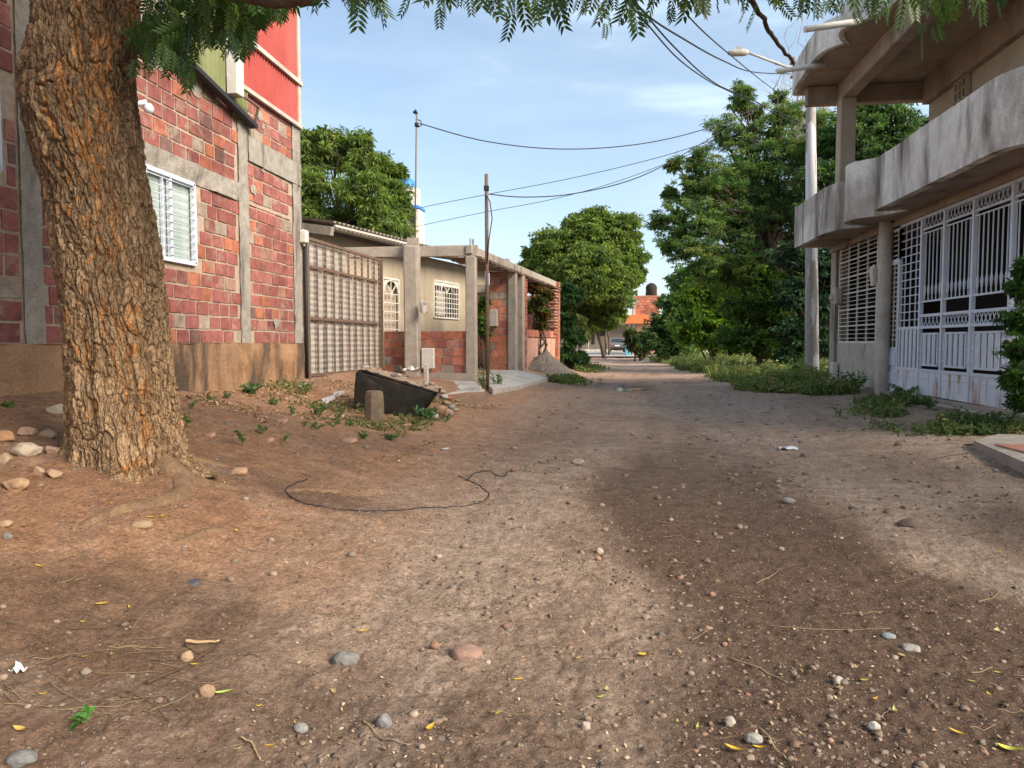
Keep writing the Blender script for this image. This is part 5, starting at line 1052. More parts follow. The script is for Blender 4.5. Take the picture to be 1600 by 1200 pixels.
part('dark_room', M['dark'], ch, lambda mb: (mb.box((7.4, 13.3, FZ), (7.5, 17.5, ZS)), mb.box((HX + .3, 13.3, FZ), (7.4, 13.4, ZS)), mb.box((9.45, 3, FZ), (9.48, 13.3, ZS))))
# helper for facade bars
def fb(mb, pa, pb_, w=.025, dx=0, d=None): a = onx(*pa, HX + dx); b = onx(*pb_, HX + dx); mb.bar(a, b, w, d=d)
def rect(mb, y0, y1, z0, z1, w=.04, dx=0):
    x = HX + dx
    for a, b in (((y0, z0), (y1, z0)), ((y0, z1), (y1, z1)), ((y0, z0), (y0, z1)), ((y1, z0), (y1, z1))): mb.bar((x, a[0], a[1]), (x, b[0], b[1]), w)
def vb(mb, y, z0, z1, w=.016, dx=0): mb.bar((HX + dx, y, z0), (HX + dx, y, z1), w)
def hb_(mb, z, y0, y1, w=.016, dx=0): mb.bar((HX + dx, y0, z), (HX + dx, y1, z), w)
zt = ZS - .14
def wg(mb):
    z0 = zsill + .03; z1 = hzv(1340, 377); ya, yb_ = yg0 - .03, yg1 + .12; rect(mb, yb_, ya, z0, z1, .05, .02)
    for k in range(1, 4): vb(mb, ya + (yb_ - ya) * k / 4, z0, z1, .032, .02)
    n = 24
    for k in range(1, n): z = z0 + (z1 - z0) * k / n; hb_(mb, z, yb_, ya, .028 if k % 4 == 0 else .012, .0)
part('window_grille', M['cream_metal'], ch, wg)
dy0, dy1 = hy(1386), hy(1404); dzb = FZ + .02; dzt = hzv(1395, 413)
door = part('door', M['white_metal'], ch, lambda mb: (mb.box((HX - .02, dy1, dzb), (HX + .03, dy0, dzb + .80), ch=.01), rect(mb, dy1, dy0, dzb, dzt, .06, 0), rect(mb, dy1, dy0, dzt + .05, ZS - .2, .05, 0)))
def dg(mb):
    for k in range(1, 17): hb_(mb, dzb + .85 + (dzt - dzb - .85) * k / 17, dy1, dy0, .02)
    for k in range(1, 6): hb_(mb, dzt + .05 + (ZS - .25 - dzt) * k / 6, dy1, dy0, .02)
    vb(mb, dy1 + .12, dzb + .8, ZS - .2, .02); vb(mb, (dy0 + dy1) / 2, dzb + .8, dzt, .02)
obj('door_grille', (lambda mb: (dg(mb), mb)[1])(MB()), M['cream_metal'], door)
mb = MB()
for i in (0, 1):
    for j in (0, 1): yy = dy1 + (dy0 - dy1) * (.28 + .44 * i); zz = dzb + .22 + .36 * j; mb.obox((HX - .028, yy, zz), (.02, (dy0 - dy1) * .32, .26), 0, ch=.012)
obj('door_moulding', mb, M['white_metal'], door)
# gate
ga, gb_ = hy(1404), hy(1600) - .9; zk = FZ + .02; kk = hzv(1420, 585) - zk
gt = MB(); posts = [hy(1404), hy(1437), hy(1472), hy(1517), hy(1577), gb_]
z_low = zk + (hzv(1500, 593) - hzv(1500, 628)) if False else zk + .43
z_mid = hzv(1517, 508); z_m2 = hzv(1517, 487); z_h = hzv(1517, 462); z_d = hzv(1517, 333) ; zt_ = ZS - .16
for p in posts[1:]: vb(gt, p, zk, zt_, .06, 0)
for z in (zk + .42, z_mid, z_m2, zt_): hb_(gt, z, gb_, ga if z != z_m2 else posts[1], .045)
hb_(gt, z_h, gb_, posts[1], .028); hb_(gt, z_d, gb_, posts[1], .03); hb_(gt, z_d - .07, gb_, posts[1], .02)
rect(gt, posts[1], posts[0], zk, zt_, .05)
mg = obj('metal_gate', gt, M['white_metal'], ch)
mb = MB(); P0 = posts
for a, b in zip(P0[:-1], P0[1:]):
    s, e = min(a, b) + .01, max(a, b) - .01
    mb.box((HX - .012, s, zk), (HX + .012, e, zk + .41), (1, 1, 1), ch=.004); hb_(mb, zk + .3, s, e, .012, -.014); vb(mb, (s + e) / 2, zk, zk + .41, .012, -.014)
obj('kick_plate', mb, M['kick'], mg)
for k, (a, b) in enumerate(zip(P0[:-1], P0[1:])):
    s, e = min(a, b), max(a, b); mb = MB(); ins = .12 if k else .03; zl0, zl1 = zk + .42 + (.09 if k else .02), z_mid - (.11 if k else .02); n = max(6, int((e - s - 2 * ins) / .085))
    if k: rect(mb, s + ins, e - ins, zl0, zl1, .03, -.01)
    w = (e - s - 2 * ins) / n
    for j in range(n): mb.box((HX - .012 - .012 * (j % 2), s + ins + j * w + .004, zl0), (HX - .004 - .012 * (j % 2) + .01, s + ins + (j + .62) * w, zl1))
    for zz in (zl0 + .08, zl1 - .25): mb.bar((HX, s, zz), (HX, s + ins, zz), .03); mb.bar((HX, e - ins, zz), (HX, e, zz), .03)
    obj('slat_panel', mb, M['white_metal'], mg)
mb = MB()
for k, (a, b) in enumerate(zip(P0[1:-1], P0[2:])):
    s, e = min(a, b), max(a, b); n = max(4, round((e - s) / .135))
    for j in range(1, n): 
        y = s + (e - s) * j / n; vb(mb, y, z_h, z_d - .07, .014); zz = z_h + .18
        for sg in (-1, 1): mb.tube([(HX, y, zz + .12), (HX, y + sg * .035, zz + .03), (HX, y + sg * .02, zz - .06), (HX, y, zz - .1)], .007, 4)
    n2 = max(5, int(n * 1.15))
    for j in range(-2, n2 + 2):
        for sg in (-1, 1):     # diamonds, top band and middle band
            for z0_, z1_ in ((z_d, zt_), (z_mid, z_m2)):
                y0_ = s + (e - s) * j / n2; y1_ = y0_ + sg * (z1_ - z0_) * (.55 if z0_ == z_d else .6)
                t0, t1 = 0., 1.
                for lim in (s, e):
                    if (y0_ - lim) * (y1_ - lim) < 0:
                        tc = (lim - y0_) / (y1_ - y0_)
                        if (s <= y0_ <= e): t1 = min(t1, tc)
                        else: t0 = max(t0, tc)
                ym = y0_ + (y1_ - y0_) * (t0 + t1) / 2
                if s < ym < e: mb.bar((HX, y0_ + (y1_ - y0_) * t0, z0_ + (z1_ - z0_) * t0), (HX, y0_ + (y1_ - y0_) * t1, z0_ + (z1_ - z0_) * t1), .010)
obj('scroll_bars', mb, M['white_metal'], mg)
mb = MB(); s, e = posts[1], posts[0]
n = 13
for k in range(1, n): hb_(mb, z_mid + (zt_ - z_mid) * k / n, s, e, .014)
for k in range(1, 4): vb(mb, s + (e - s) * k / 4, z_mid, zt_, .018)
obj('side_grille', mb, M['white_metal'], mg)
part('base_step', M['concrete_pale'], ch, lambda mb: (mb.box((HX - .16, 4, -.1), (HX - .02, hy(1404), FZ - .06), ch=.02, jit=.01), mb.box((HX - .3, 14.4, -.1), (HX - .02, YF + .3, FZ - .10), ch=.03, jit=.02)))
q = onx(1307, 463, HX - .12); mb = MB(); mb.box(q - A(.08, .13, .2), q + A(.10, .13, .2), ch=.03); mb.lathe(q - A(.08, 0, .02), [(.0, -.1), (.07, -.08), (.08, .0), (.06, .06), (0, .07)], 12); tag(obj('electricity_meter', mb, M['concrete_pale'], base=q), 'pale box meter on the end pier of the concrete house, left of the window grille', 'meter box')
q = onx(1365, 432, HX - .22); mb = MB(); mb.lathe(q, [(0, -.19), (.05, -.18), (.085, .12), (.10, .13), (.03, .2), (0, .24)], 6, smooth=False); mb.bar(q + A(0, 0, .1), q + A(.2, 0, .1), .02); tag(obj('wall_lantern', mb, M['cream_metal'], base=q), 'white lantern lamp fixed to the round column by the door', 'lantern')
q = onx(1303, 582, HX - .10); mb = MB(); mb.box(q - A(.07, .1, .24), q + A(.07, .1, .24), ch=.02); mb.box(q - A(.08, .05, .08), q + A(-.05, .05, .1), (1, 1, 1)); tag(obj('gas_meter', mb, M['cream_metal'], base=q), 'small upright pale meter cabinet at the foot of the end pier', 'meter box')
# tiled terrace step
tz = .20
tp = [onz(1521, 688, tz), onz(1600, 722, tz), onz(1760, 760, tz), A(5.1, 5.0, tz), A(5.1, 8.8, tz), onz(1560, 678, tz)]
slab('terrace_step', 'red tiled concrete terrace step at the right edge in front of the gate', [(p[0], p[1], tz) for p in tp], .28, 'concrete', cat='step')
def tiles(mb):
    c = np.mean(tp, 0)
    a = A(tp[0][0] + .15, tp[0][1] + .1, 0)
    for i in range(8):
        for j in range(10):
            x, y = 3.75 + i * .33, 4.9 + j * .33
            if y < 8.1 and x < 5.05 and x > np.interp(y, [tp[1][1], tp[0][1]], [tp[1][0], tp[0][0]]) + .12: mb.obox((x, y, tz + .008), (.318, .318, .018), 0)
mb = MB(); tiles(mb); o = obj('tiles', mb, M['tile'], parent=bpy.data.objects['terrace_step'])
# conifer
D = 8.6
cb = [pb(1598, 500, 32, D), pb(1590, 450, 22, D), pb(1600, 420, 20, D), pb(1592, 545, 30, D), pb(1588, 590, 27, D), pb(1600, 625, 28, D), pb(1640, 500, 50, D + .3), pb(1640, 590, 55, D + .2), pb(1620, 420, 30, D)]
b0 = gp(1625, 668); tree('conifer_bush', 'bushy green cypress at the right edge in front of the white gate', b0, cb, .06, [(.045, .11, .022), (.07, .16, .03), (.03, .075, .018)], .05, .3, cat='bush', matl='leaf', dens=2.4, droop=-.5, asp=.16, sub=.45, per=110, yel=.0)
# ================================================================ black tub, bollard, rubble
def ico(sub=1):
    p = (1 + 5 ** .5) / 2; V = [(-1, p, 0), (1, p, 0), (-1, -p, 0), (1, -p, 0), (0, -1, p), (0, 1, p), (0, -1, -p), (0, 1, -p), (p, 0, -1), (p, 0, 1), (-p, 0, -1), (-p, 0, 1)]
    Fc = [(0, 11, 5), (0, 5, 1), (0, 1, 7), (0, 7, 10), (0, 10, 11), (1, 5, 9), (5, 11, 4), (11, 10, 2), (10, 7, 6), (7, 1, 8), (3, 9, 4), (3, 4, 2), (3, 2, 6), (3, 6, 8), (3, 8, 9), (4, 9, 5), (2, 4, 11), (6, 2, 10), (8, 6, 7), (9, 8, 1)]
    V = [np.array(v) / np.linalg.norm(v) for v in V]
    for _ in range(sub):
        nf = []; mid = {}
        def m(a, b):
            k = (min(a, b), max(a, b))
            if k not in mid: v = V[a] + V[b]; V.append(v / np.linalg.norm(v)); mid[k] = len(V) - 1
            return mid[k]
        for a, b, c in Fc: x, y, z = m(a, b), m(b, c), m(c, a); nf += [(a, x, z), (b, y, x), (c, z, y), (x, y, z)]
        Fc = nf
    return np.array(V), np.array(Fc)
IC = [ico(0), ico(1), ico(2), ico(3)]
SC = [(.34, .26, .19), (.28, .22, .17), (.24, .22, .19), (.40, .31, .24), (.36, .20, .14), (.23, .22, .20), (.44, .37, .30), (.32, .25, .20), (.26, .18, .13)]
def rock(mb, c, size, col, sub=2, rz=None, ang=.5, seed=0):
    V, Fc = IC[sub]; V = V.copy(); n = fbm(V * 1.3 + seed * 7.7, 3, seed % 50); V = V * (1 + .32 * n)[:, None]
    if ang:
        for k in range(7): d = RNG.normal(size=3); d /= np.linalg.norm(d); h = RNG.uniform(.55, .85); s = V @ d; V = V - np.where(s > h, s - h, 0)[:, None] * d * ang
    V = V * np.asarray(size) / 2; a = RNG.uniform(0, 2 * PI) if rz is None else rz; cr, sr = math.cos(a), math.sin(a); V = V @ np.array([[cr, sr, 0], [-sr, cr, 0], [0, 0, 1]])
    mb.add(V + c, Fc, col, 0, sub > 1)
def stone(px, py, w, h=None, col=None, label=None, group=None, ang=.5, sub=3, name='stone', dep=None, emb=.3, cat='stone', rz=0):
    g = gp(px, py); D = np.dot(g - CAM, _f); W = w * D / F; H = (h or w * .5) * D / F * 1.25; L = W * (dep or .8)
    mb = MB(); rock(mb, g + A(0, 0, H * (.5 - emb)), (W, L, H), col or SC[RNG.integers(len(SC))], sub, rz + YAW, ang, int(RNG.integers(1000))); o = obj(name, mb, M['stone'], base=g)
    return tag(o, label or 'small rounded stone half sunk in the dirt road', cat, group)

tub = thing('black_tub', 'big blackened tub lying tilted on its side, full of rubble', 'tub', gp(630, 655))
tb = gp(618, 650); Dt = np.dot(tb - CAM, _f)
def TT(px, py, dd=0): return atD(px, py, Dt + dd)
fro = [TT(565, 579), TT(559, 583), TT(556, 612), TT(556, 648, 0), TT(590, 654), TT(630, 658), TT(646, 657), TT(666, 636), TT(684, 614), TT(643, 602), TT(603, 590)]
bak = [p + A(-.12, .75, .02 if i in (0, 1, 8, 9, 10) else .0) + A(0, 0, -.02) for i, p in enumerate(fro)]
fi = [p + (np.mean(fro, 0) - p) * .05 for p in fro]
mb = MB(); n = len(fro); c = np.mean(fro, 0); dv = A(-.05, -.05, 0)
rings = [[c + (p - c) * .0 + dv for p in fro], [c + (p - c) * .55 + dv * 1.0 for p in fro], [c + (p - c) * .93 + dv * .7 for p in fro], [c + (p - c) * .985 + dv * .2 for p in fro], fro, [(p * .5 + q * .5) for p, q in zip(fro, bak)], bak]
V = np.concatenate([np.array(r) for r in rings]); i = np.arange(n); j = (i + 1) % n
V = V + .022 * np.stack([fbm(V * 5, 2, s) for s in (1, 2, 3)], 1)
Q = np.concatenate([np.stack([k * n + i, k * n + j, (k + 1) * n + j, (k + 1) * n + i], 1) for k in range(len(rings) - 1)])
mb.add(V, Q, (1, 1, 1), 0, False); obj('tub_body', mb, M['black'], tub)
mb = MB(); mb.tube([fro[0], fro[10], fro[9], fro[8], fro[7]], .022, 8, jit=.15); mb.tube([fro[0], fro[1], fro[2], fro[3]], .026, 8, jit=.15); obj('tub_rim', mb, M['black'], tub)
q = gp(585, 660); q[1] -= .0; bz = np.dot(q - CAM, _f); hh = 48 * bz / F; ww = 31 * bz / F / 2
mb = MB(); mb.tube([q + A(0, 0, z) for z in (-.1, .0, hh * .5, hh * .86, hh * .97, hh)], [ww * 1.06, ww * 1.04, ww, ww * .97, ww * .86, ww * .62], 8, jit=.04, smooth=False); M['stump'] = mat_rough('mossy_stump', (.13, .10, .07), (.24, .19, .135), 9, .95, .8, .01, stain=((.09, .10, .04), 3, .5, .65)); tag(obj('concrete_stump', mb, M['stump'], base=q), 'short mossy concrete stump standing right in front of the black tub', 'bollard')
# rubble in and beside the tub
def rubble(label, pts, group):
    for (px, py, w, h, dd, colr) in pts:
        p = TT(px, py, dd); D_ = Dt + dd; W = w * D_ / F; H = h * D_ / F; mb = MB(); rock(mb, p, (W, W * .8, H), colr, 2, RNG.uniform(-.4, .4), .8, int(RNG.integers(999))); tag(obj('rubble_chunk', mb, M['stone'], base=p), label, 'rubble', group)
mb = MB(); top_ = [fro[0], fro[10], fro[9], fro[8]]; bt_ = [bak[0], bak[10], bak[9], bak[8]]
nn = 26; a, b = np.meshgrid(np.linspace(0, 1, nn), np.linspace(0.02, .98, nn)); a, b = a.ravel(), b.ravel(); tp_, bp_ = np.array(top_), np.array(bt_); s = np.linspace(0, 1, 4)
P = np.stack([np.interp(a, s, tp_[:, i]) * (1 - b) + np.interp(a, s, bp_[:, i]) * b for i in range(3)], 1); P[:, 2] += .06 * fbm(P * 9, 4, 2) + .05 * np.sin(b * PI) + .0
k = np.arange(nn * nn).reshape(nn, nn); mb.add(P, np.stack([k[:-1, :-1], k[:-1, 1:], k[1:, 1:], k[1:, :-1]], -1).reshape(-1, 4), (.36, .26, .18), 0, True); obj('debris_fill', mb, M['stone'], tub)
cc = [(.40, .30, .22), (.50, .46, .40), (.42, .17, .10), (.33, .25, .18), (.30, .25, .22)]
pts = []
for i in range(80): u = RNG.random(); pts.append((572 + u * 108 + RNG.normal() * 3, 576 + u * 28 + RNG.uniform(-4, 4), RNG.uniform(4, 13), RNG.uniform(3, 8), RNG.uniform(.1, .9), cc[RNG.integers(5)]))
rubble('chunk of broken masonry heaped on top of the black tub', pts, 'rubble on the black tub')
pts = [(688, 640, 22, 18, .1, (.42, .27, .17)), (700, 645, 18, 14, .2, (.38, .27, .2)), (694, 620, 18, 9, .5, (.5, .46, .42)), (706, 636, 14, 10, .6, (.33, .29, .25)), (684, 606, 12, 8, .9, cc[1]), (690, 612, 14, 9, 1.1, cc[0]), (678, 600, 12, 8, 1.0, cc[3]), (712, 640, 12, 7, .3, cc[0]), (702, 622, 12, 8, .9, cc[2]), (680, 650, 12, 10, -.05, (.52, .5, .46)), (547, 640, 17, 19, .3, (.33, .19, .11)), (697, 630, 15, 8, .4, (.42, .27, .17)), (715, 626, 9, 5, 1., cc[3])]
rubble('broken masonry chunk lying on the ground beside the black tub', pts, 'rubble beside the black tub')
def flat_piece(px, py, w, d, label, col, name='broken_tile', rz=0, th=.025, cat='tile', tilt=.15):
    g = gp(px, py); D = np.dot(g - CAM, _f); W = w * D / F; n = 7; a = np.sort(RNG.uniform(0, 2 * PI, n)); a = np.arange(n) * 2 * PI / n + RNG.uniform(-.3, .3, n); r = RNG.uniform(.75, 1.1, n)
    o = np.c_[np.cos(a) * r * W / 2, np.sin(a) * r * W / 2 * d]; cr, sr = math.cos(rz), math.sin(rz); o = o @ np.array([[cr, sr], [-sr, cr]]) + g[:2]; mb = MB(); mb.prism(o, g[2] - .005, g[2] + th, col); V = mb.V[0]; V[:, 2] += (V[:, 0] - g[0]) * tilt + (V[:, 1] - g[1]) * tilt
    return tag(obj(name, mb, M['attr'], base=g), label, cat)
flat_piece(506, 633, 34, 1.2, 'larger pale broken tile leaning left of the black tub', (.55, .56, .57), tilt=.25); flat_piece(525, 628, 30, 1.1, 'smaller pale broken tile overlapping the larger one left of the tub', (.48, .47, .45), rz=.7, tilt=.2)
flat_piece(472, 622, 22, .6, 'white plaster shard among weeds left of the pale broken tiles', (.62, .6, .57)); flat_piece(536, 608, 26, .5, 'thin bluish-white shard lying behind the pale broken tiles', (.5, .58, .56), rz=.3)
flat_piece(301, 910, 30, .9, 'dark grey flat shard on the dirt below the big tree', (.10, .10, .11), name='slate_shard', cat='shard', th=.015)
for px, py in ((440, 660), (420, 690), (448, 610), (545, 690), (560, 600), (600, 670), (635, 668), (330, 690), (505, 600), (480, 590)):
    flat_piece(px, py, RNG.uniform(16, 26), .9, 'pinkish broken block shard on the bare bank left of the tub', (.45, .27, .2), name='block_shard', cat='shard')['group'] = 'block shards on the bank'

# ================================================================ stones with their own place
stone(539, 1040, 40, 22, (.20, .195, .18), 'large blue-grey pebble in the near dirt, left of centre', ang=.1)
stone(600, 1135, 25, 22, (.20, .20, .20), 'round grey pebble near the bottom edge, below the blue-grey one', ang=.1)
stone(323, 1089, 26, 20, (.36, .24, .15), 'tan egg-shaped stone beside the curled yellow-green leaf', ang=.1)
stone(292, 1025, 20, 15, (.40, .28, .18), 'tan stone at the end of the long dark stick', ang=.1)
stone(35, 1188, 48, 22, (.20, .20, .19), 'slate-grey stone in the bottom left corner', ang=.4)
stone(728, 1028, 54, 22, (.30, .19, .15), 'flat pinkish rock nearly buried at lower centre', ang=.3, emb=.42)
stone(373, 750, 30, 13, (.46, .30, .19), 'smooth orange-tan stone to the right of the tree trunk', ang=.2)
stone(223, 830, 36, 13, (.40, .28, .18), 'flat tan stone resting against the surface root', ang=.3)
stone(1422, 820, 36, 15, (.17, .13, .11), 'dark brown half-buried stone on the right of the road', ang=.4, emb=.4)
stone(1232, 780, 20, 9, (.25, .25, .23), 'grey stone on the open road at right of centre', ang=.3)
stone(902, 724, 22, 9, (.36, .30, .25), 'pale flat stone in the road centre', ang=.3)
stone(915, 1145, 16, 13, (.42, .36, .3), 'pale pebble at the bottom centre right of the yellow leaf', ang=.1)
stone(1421, 1023, 30, 11, (.34, .32, .29), 'pale oval stone in the dark soil at right', ang=.2)
stone(1310, 1074, 20, 10, (.44, .40, .34), 'whitish pebble in the dark soil at lower right', ang=.1)
stone(1388, 1002, 22, 8, (.24, .28, .29), 'bluish pebble above the pale oval stone', ang=.2)
stone(1140, 1141, 17, 14, (.40, .36, .31), 'round cream pebble in the gravel at the bottom', ang=.1)
stone(1178, 1168, 28, 16, (.30, .29, .27), 'long grey pebble in the gravel just below the cream pebble', ang=.2)
stone(1404, 697, 13, 9, (.24, .16, .11), 'brown stone on the road edge before the weed patch', ang=.4)
stone(1365, 1148, 22, 12, (.44, .42, .38), 'pale stone in a clump of pebbles at lower right', ang=.2)
stone(470, 1142, 22, 14, (.30, .30, .28), 'grey pebble lower left of the round grey pebble', ang=.1)
for px, py, w, h, c in ((45, 742, 42, 22, (.48, .40, .30)), (82, 738, 26, 15, (.44, .31, .21)), (42, 722, 34, 14, (.50, .33, .22)), (78, 721, 30, 15, (.42, .30, .20)), (12, 732, 34, 20, (.47, .27, .15)), (30, 775, 44, 22, (.42, .27, .16)), (90, 705, 26, 18, (.50, .42, .30)),
                        (10, 752, 24, 20, (.38, .28, .18)), (60, 760, 22, 12, (.40, .28, .18)), (86, 764, 28, 14, (.42, .28, .18)), (8, 705, 22, 10, (.45, .35, .25)), (60, 700, 18, 8, (.5, .42, .34)), (12, 838, 18, 12, (.25, .23, .2)), (8, 822, 22, 10, (.42, .28, .18))):
    stone(px, py, w, h, c, 'chunky sandstone rock piled at the left foot of the tree', 'rocks at the foot of the tree', ang=1.0, cat='rock', name='rock')
# scattered countable stones
def edge_ok(px, py): return True
for i in range(95):
    py = 640 + 540 * RNG.random() ** .8; px = RNG.uniform(0, 1600)
    if py < 760 and px < 330: continue
    dark = (px > 1050 + (1000 - py) * -.3 and py > 820); w = RNG.uniform(6, 17) * (.55 + .6 * (py - 600) / 600) * (.8 if dark else 1)
    c = (A(*SC[RNG.integers(len(SC))]) * .65 + A(.3, .21, .15) * .35) * RNG.uniform(.8, 1.1); stone(px, py, w, w * .6, tuple(c), None, 'small stones scattered on the dirt road', ang=.3, sub=2, emb=.25)

# gravel: uncountable
def gravel():
    n = 30000; D = 1.9 * (16 / 1.9) ** (RNG.random(n) ** 1.25); px = RNG.uniform(-60, 1660, n)
    P = np.stack([CAM[0] + 0 * D, CAM[1] + 0 * D], 1); x = np.zeros(n); y = np.zeros(n)
    hd = (_f * A(1, 1, 0)); hd /= np.linalg.norm(hd); lat = (px - 800) / F * D; x = hd[0] * D + _r[0] * lat; y = hd[1] * D + _r[1] * lat
    cl = fbm(np.c_[x * 1.4, y * 1.4, x * 0], 4, 77); keepm = RNG.random(n) < (.22 + .9 * sstep(-.12, .3, cl)); left = (x < -1.2) & (RNG.random(n) < .72); keepm &= ~left
    dk = (np.abs(x - np.interp(y, [2, 3.7, 5.3, 8], [1.7, 1.15, .75, .35])) < .6) & (RNG.random(n) < .75); keepm &= ~dk
    x, y, D = x[keepm], y[keepm], D[keepm]; n = len(x); s = (RNG.random(n) ** 6.5 * .026 + .0040) * np.clip(D / 3.2, .8, 2.2); z = Gn(x, y)
    pal = np.array(SC); mb = MB()
    for sub, m in ((0, s < .012), (1, s >= .012)):
        idx = np.where(m)[0]; V, Fc = IC[sub]; k = len(idx); nv = len(V)
        VV = V[None] * RNG.uniform(.6, 1.35, (k, nv, 1)) * RNG.uniform(.6, 1.3, (k, 1, 3)) * A(1, 1, .62) * s[idx][:, None, None] * .62
        a = RNG.uniform(0, 2 * PI, k); ca, sa = np.cos(a)[:, None], np.sin(a)[:, None]; X = VV[..., 0] * ca - VV[..., 1] * sa; Y = VV[..., 0] * sa + VV[..., 1] * ca
        W = np.stack([X + x[idx][:, None], Y + y[idx][:, None], VV[..., 2] + (z[idx] - s[idx] * .08)[:, None]], -1).reshape(-1, 3)
        f = (Fc[None] + (np.arange(k) * nv)[:, None, None]).reshape(-1, 3); c = (pal[RNG.integers(0, len(pal), k)] * .6 + A(.30, .21, .145) * .4) * RNG.uniform(.55, .95, (k, 1)); mb.add(W, f, np.repeat(c, len(Fc), 0), 0, True)
    kind(obj('gravel', mb, M['stone']), 'stuff')['label'] = 'loose fine gravel strewn over the dirt road'
gravel()

# ================================================================ fallen leaves, twigs
LV, LF = [], []
ns = 7
for k in range(ns):
    t = k / (ns - 1); w = .17 * math.sin(PI * t ** .85) + .004; cx_ = .10 * math.sin(PI * t); zc_ = .12 * (2 * t - 1) ** 2
    LV += [(t - .5, cx_ - w, zc_ + .06), (t - .5, cx_, zc_), (t - .5, cx_ + w, zc_ + .06)]
for k in range(ns - 1): LF += [[3 * k, 3 * k + 1, 3 * k + 4, 3 * k + 3], [3 * k + 1, 3 * k + 2, 3 * k + 5, 3 * k + 4]]
LV = np.array(LV); LF = np.array(LF)
def leafobj(px, py, w, col, label, group=None, rz=None):
    g = gp(px, py); D = np.dot(g - CAM, _f); W = w * D / F; a = RNG.uniform(0, 6.28) if rz is None else rz; V = LV * W * A(1, RNG.uniform(.6, 1.3), RNG.uniform(.6, 1.6)); cr, sr = math.cos(a), math.sin(a)
    V = V @ np.array([[cr, sr, 0], [-sr, cr, 0], [0, 0, 1]]) + g + A(0, 0, .004 + W * .03); mb = MB(); mb.add(V, LF, col, 0, True); return tag(obj('fallen_leaf', mb, M['fallen'], base=g), label, 'leaf', group)
yl = (.56, .39, .06); yg = (.42, .44, .09); tn = (.40, .30, .13)
leafobj(348, 1088, 30, (.42, .52, .14), 'curled yellow-green leaf beside the tan egg-shaped stone', rz=.5)
leafobj(674, 1147, 24, yl, 'bright yellow leaf near the bottom edge, right of the round grey pebble', rz=1.3)
leafobj(811, 1065, 18, (.65, .40, .03), 'small bright yellow leaf at lower centre', rz=.3)
leafobj(569, 992, 20, yl, 'yellow leaf above the blue-grey pebble', rz=.1)
leafobj(1148, 1184, 32, yl, 'long yellow leaf at the bottom edge right of centre', rz=-.4)
leafobj(1186, 1180, 20, (.62, .40, .03), 'short rounded yellow leaf next to the long one at the bottom', rz=0)
leafobj(1008, 1029, 24, yl, 'yellow leaf at the edge between gravel and dark soil', rz=.2)
leafobj(1400, 1120, 20, (.45, .45, .2), 'pale yellow-green leaf standing in the dark soil', rz=1.5)
leafobj(1497, 1154, 26, yl, 'yellow leaf in the dark soil near the lower right corner', rz=-.7)
leafobj(1577, 1180, 34, yg, 'long greenish leaf in the lower right corner', rz=-.3)
leafobj(1560, 996, 18, (.55, .55, .3), 'pale leaf on the right edge of the dark soil', rz=1.2)
leafobj(30, 1146, 26, (.55, .38, .10), 'dull yellow leaf above the slate-grey corner stone', rz=-.2)
leafobj(160, 948, 20, yl, 'yellow leaf on the dirt below the left root', rz=.6); leafobj(63, 886, 20, yl, 'yellow leaf at far left below the tree', rz=0)
leafobj(236, 820, 18, yl, 'yellow leaf lying beyond the flat tan stone by the root', rz=.1)
for i in range(75):
    py = 630 + 560 * RNG.random() ** .9; px = RNG.uniform(0, 1600); c = (yl, yg, tn, tn, (.5, .42, .2))[RNG.integers(5)]
    leafobj(px, py, RNG.uniform(8, 17) * (.5 + .7 * (py - 600) / 600), tuple(A(*c) * RNG.uniform(.7, 1.1)), 'small dry leaf fallen on the dirt', 'small dry leaves on the dirt')
def stick(P, r, col, label, group=None, name='twig', cat='twig', jit=.1):
    P = np.array(P); n = 14; s = np.linspace(0, 1, len(P)); t = np.linspace(0, 1, n); Q = np.stack([np.interp(t, s, P[:, i]) for i in range(3)], 1); Q[:, :2] += np.cumsum(RNG.normal(size=(n, 2)), 0) * r * .12
    Q[:, 2] = Gn(Q[:, 0], Q[:, 1]) + r * 1.1; Q[:, 2] = np.convolve(np.r_[Q[0, 2], Q[:, 2], Q[-1, 2]], [.25, .5, .25], 'valid') + .003; mb = MB(); mb.tube(Q, np.linspace(r, r * .5, n), 6, col, jit=jit); return tag(obj(name, mb, M['wood'], base=P[0]), label, cat, group)
stick([gp(230, 1070), gp(290, 1040), gp(346, 1008)], .0065, (.09, .055, .04), 'long dark stick lying below the tree, pointing up right', name='stick', cat='stick')
stick([gp(290, 1005), gp(345, 1004)], .008, (.40, .28, .16), 'thick pale split piece of wood above the long dark stick', name='wood_piece', cat='stick')
stick([gp(1185, 0 + 1145), gp(1210, 1180), gp(1228, 1199)], .003, (.42, .32, .2), 'thin pale stem in the gravel at the bottom, steeply slanted')
stick([gp(565, 1128), gp(600, 1160), gp(640, 1175)], .003, (.36, .26, .15), 'thin pale stem crossing below the round grey pebble')
stick([gp(1140, 1035), gp(1190, 1055), gp(1230, 1073)], .003, (.36, .27, .17), 'thin straight stem at the edge of the dark soil')
stick([gp(1210, 982), gp(1290, 988), gp(1392, 990)], .0017, (.33, .24, .15), 'long thin twig lying across the dark soil')
stick([gp(375, 1155), gp(395, 1170), gp(407, 1195)], .0035, (.45, .33, .2), 'curved pale twig at the bottom left')
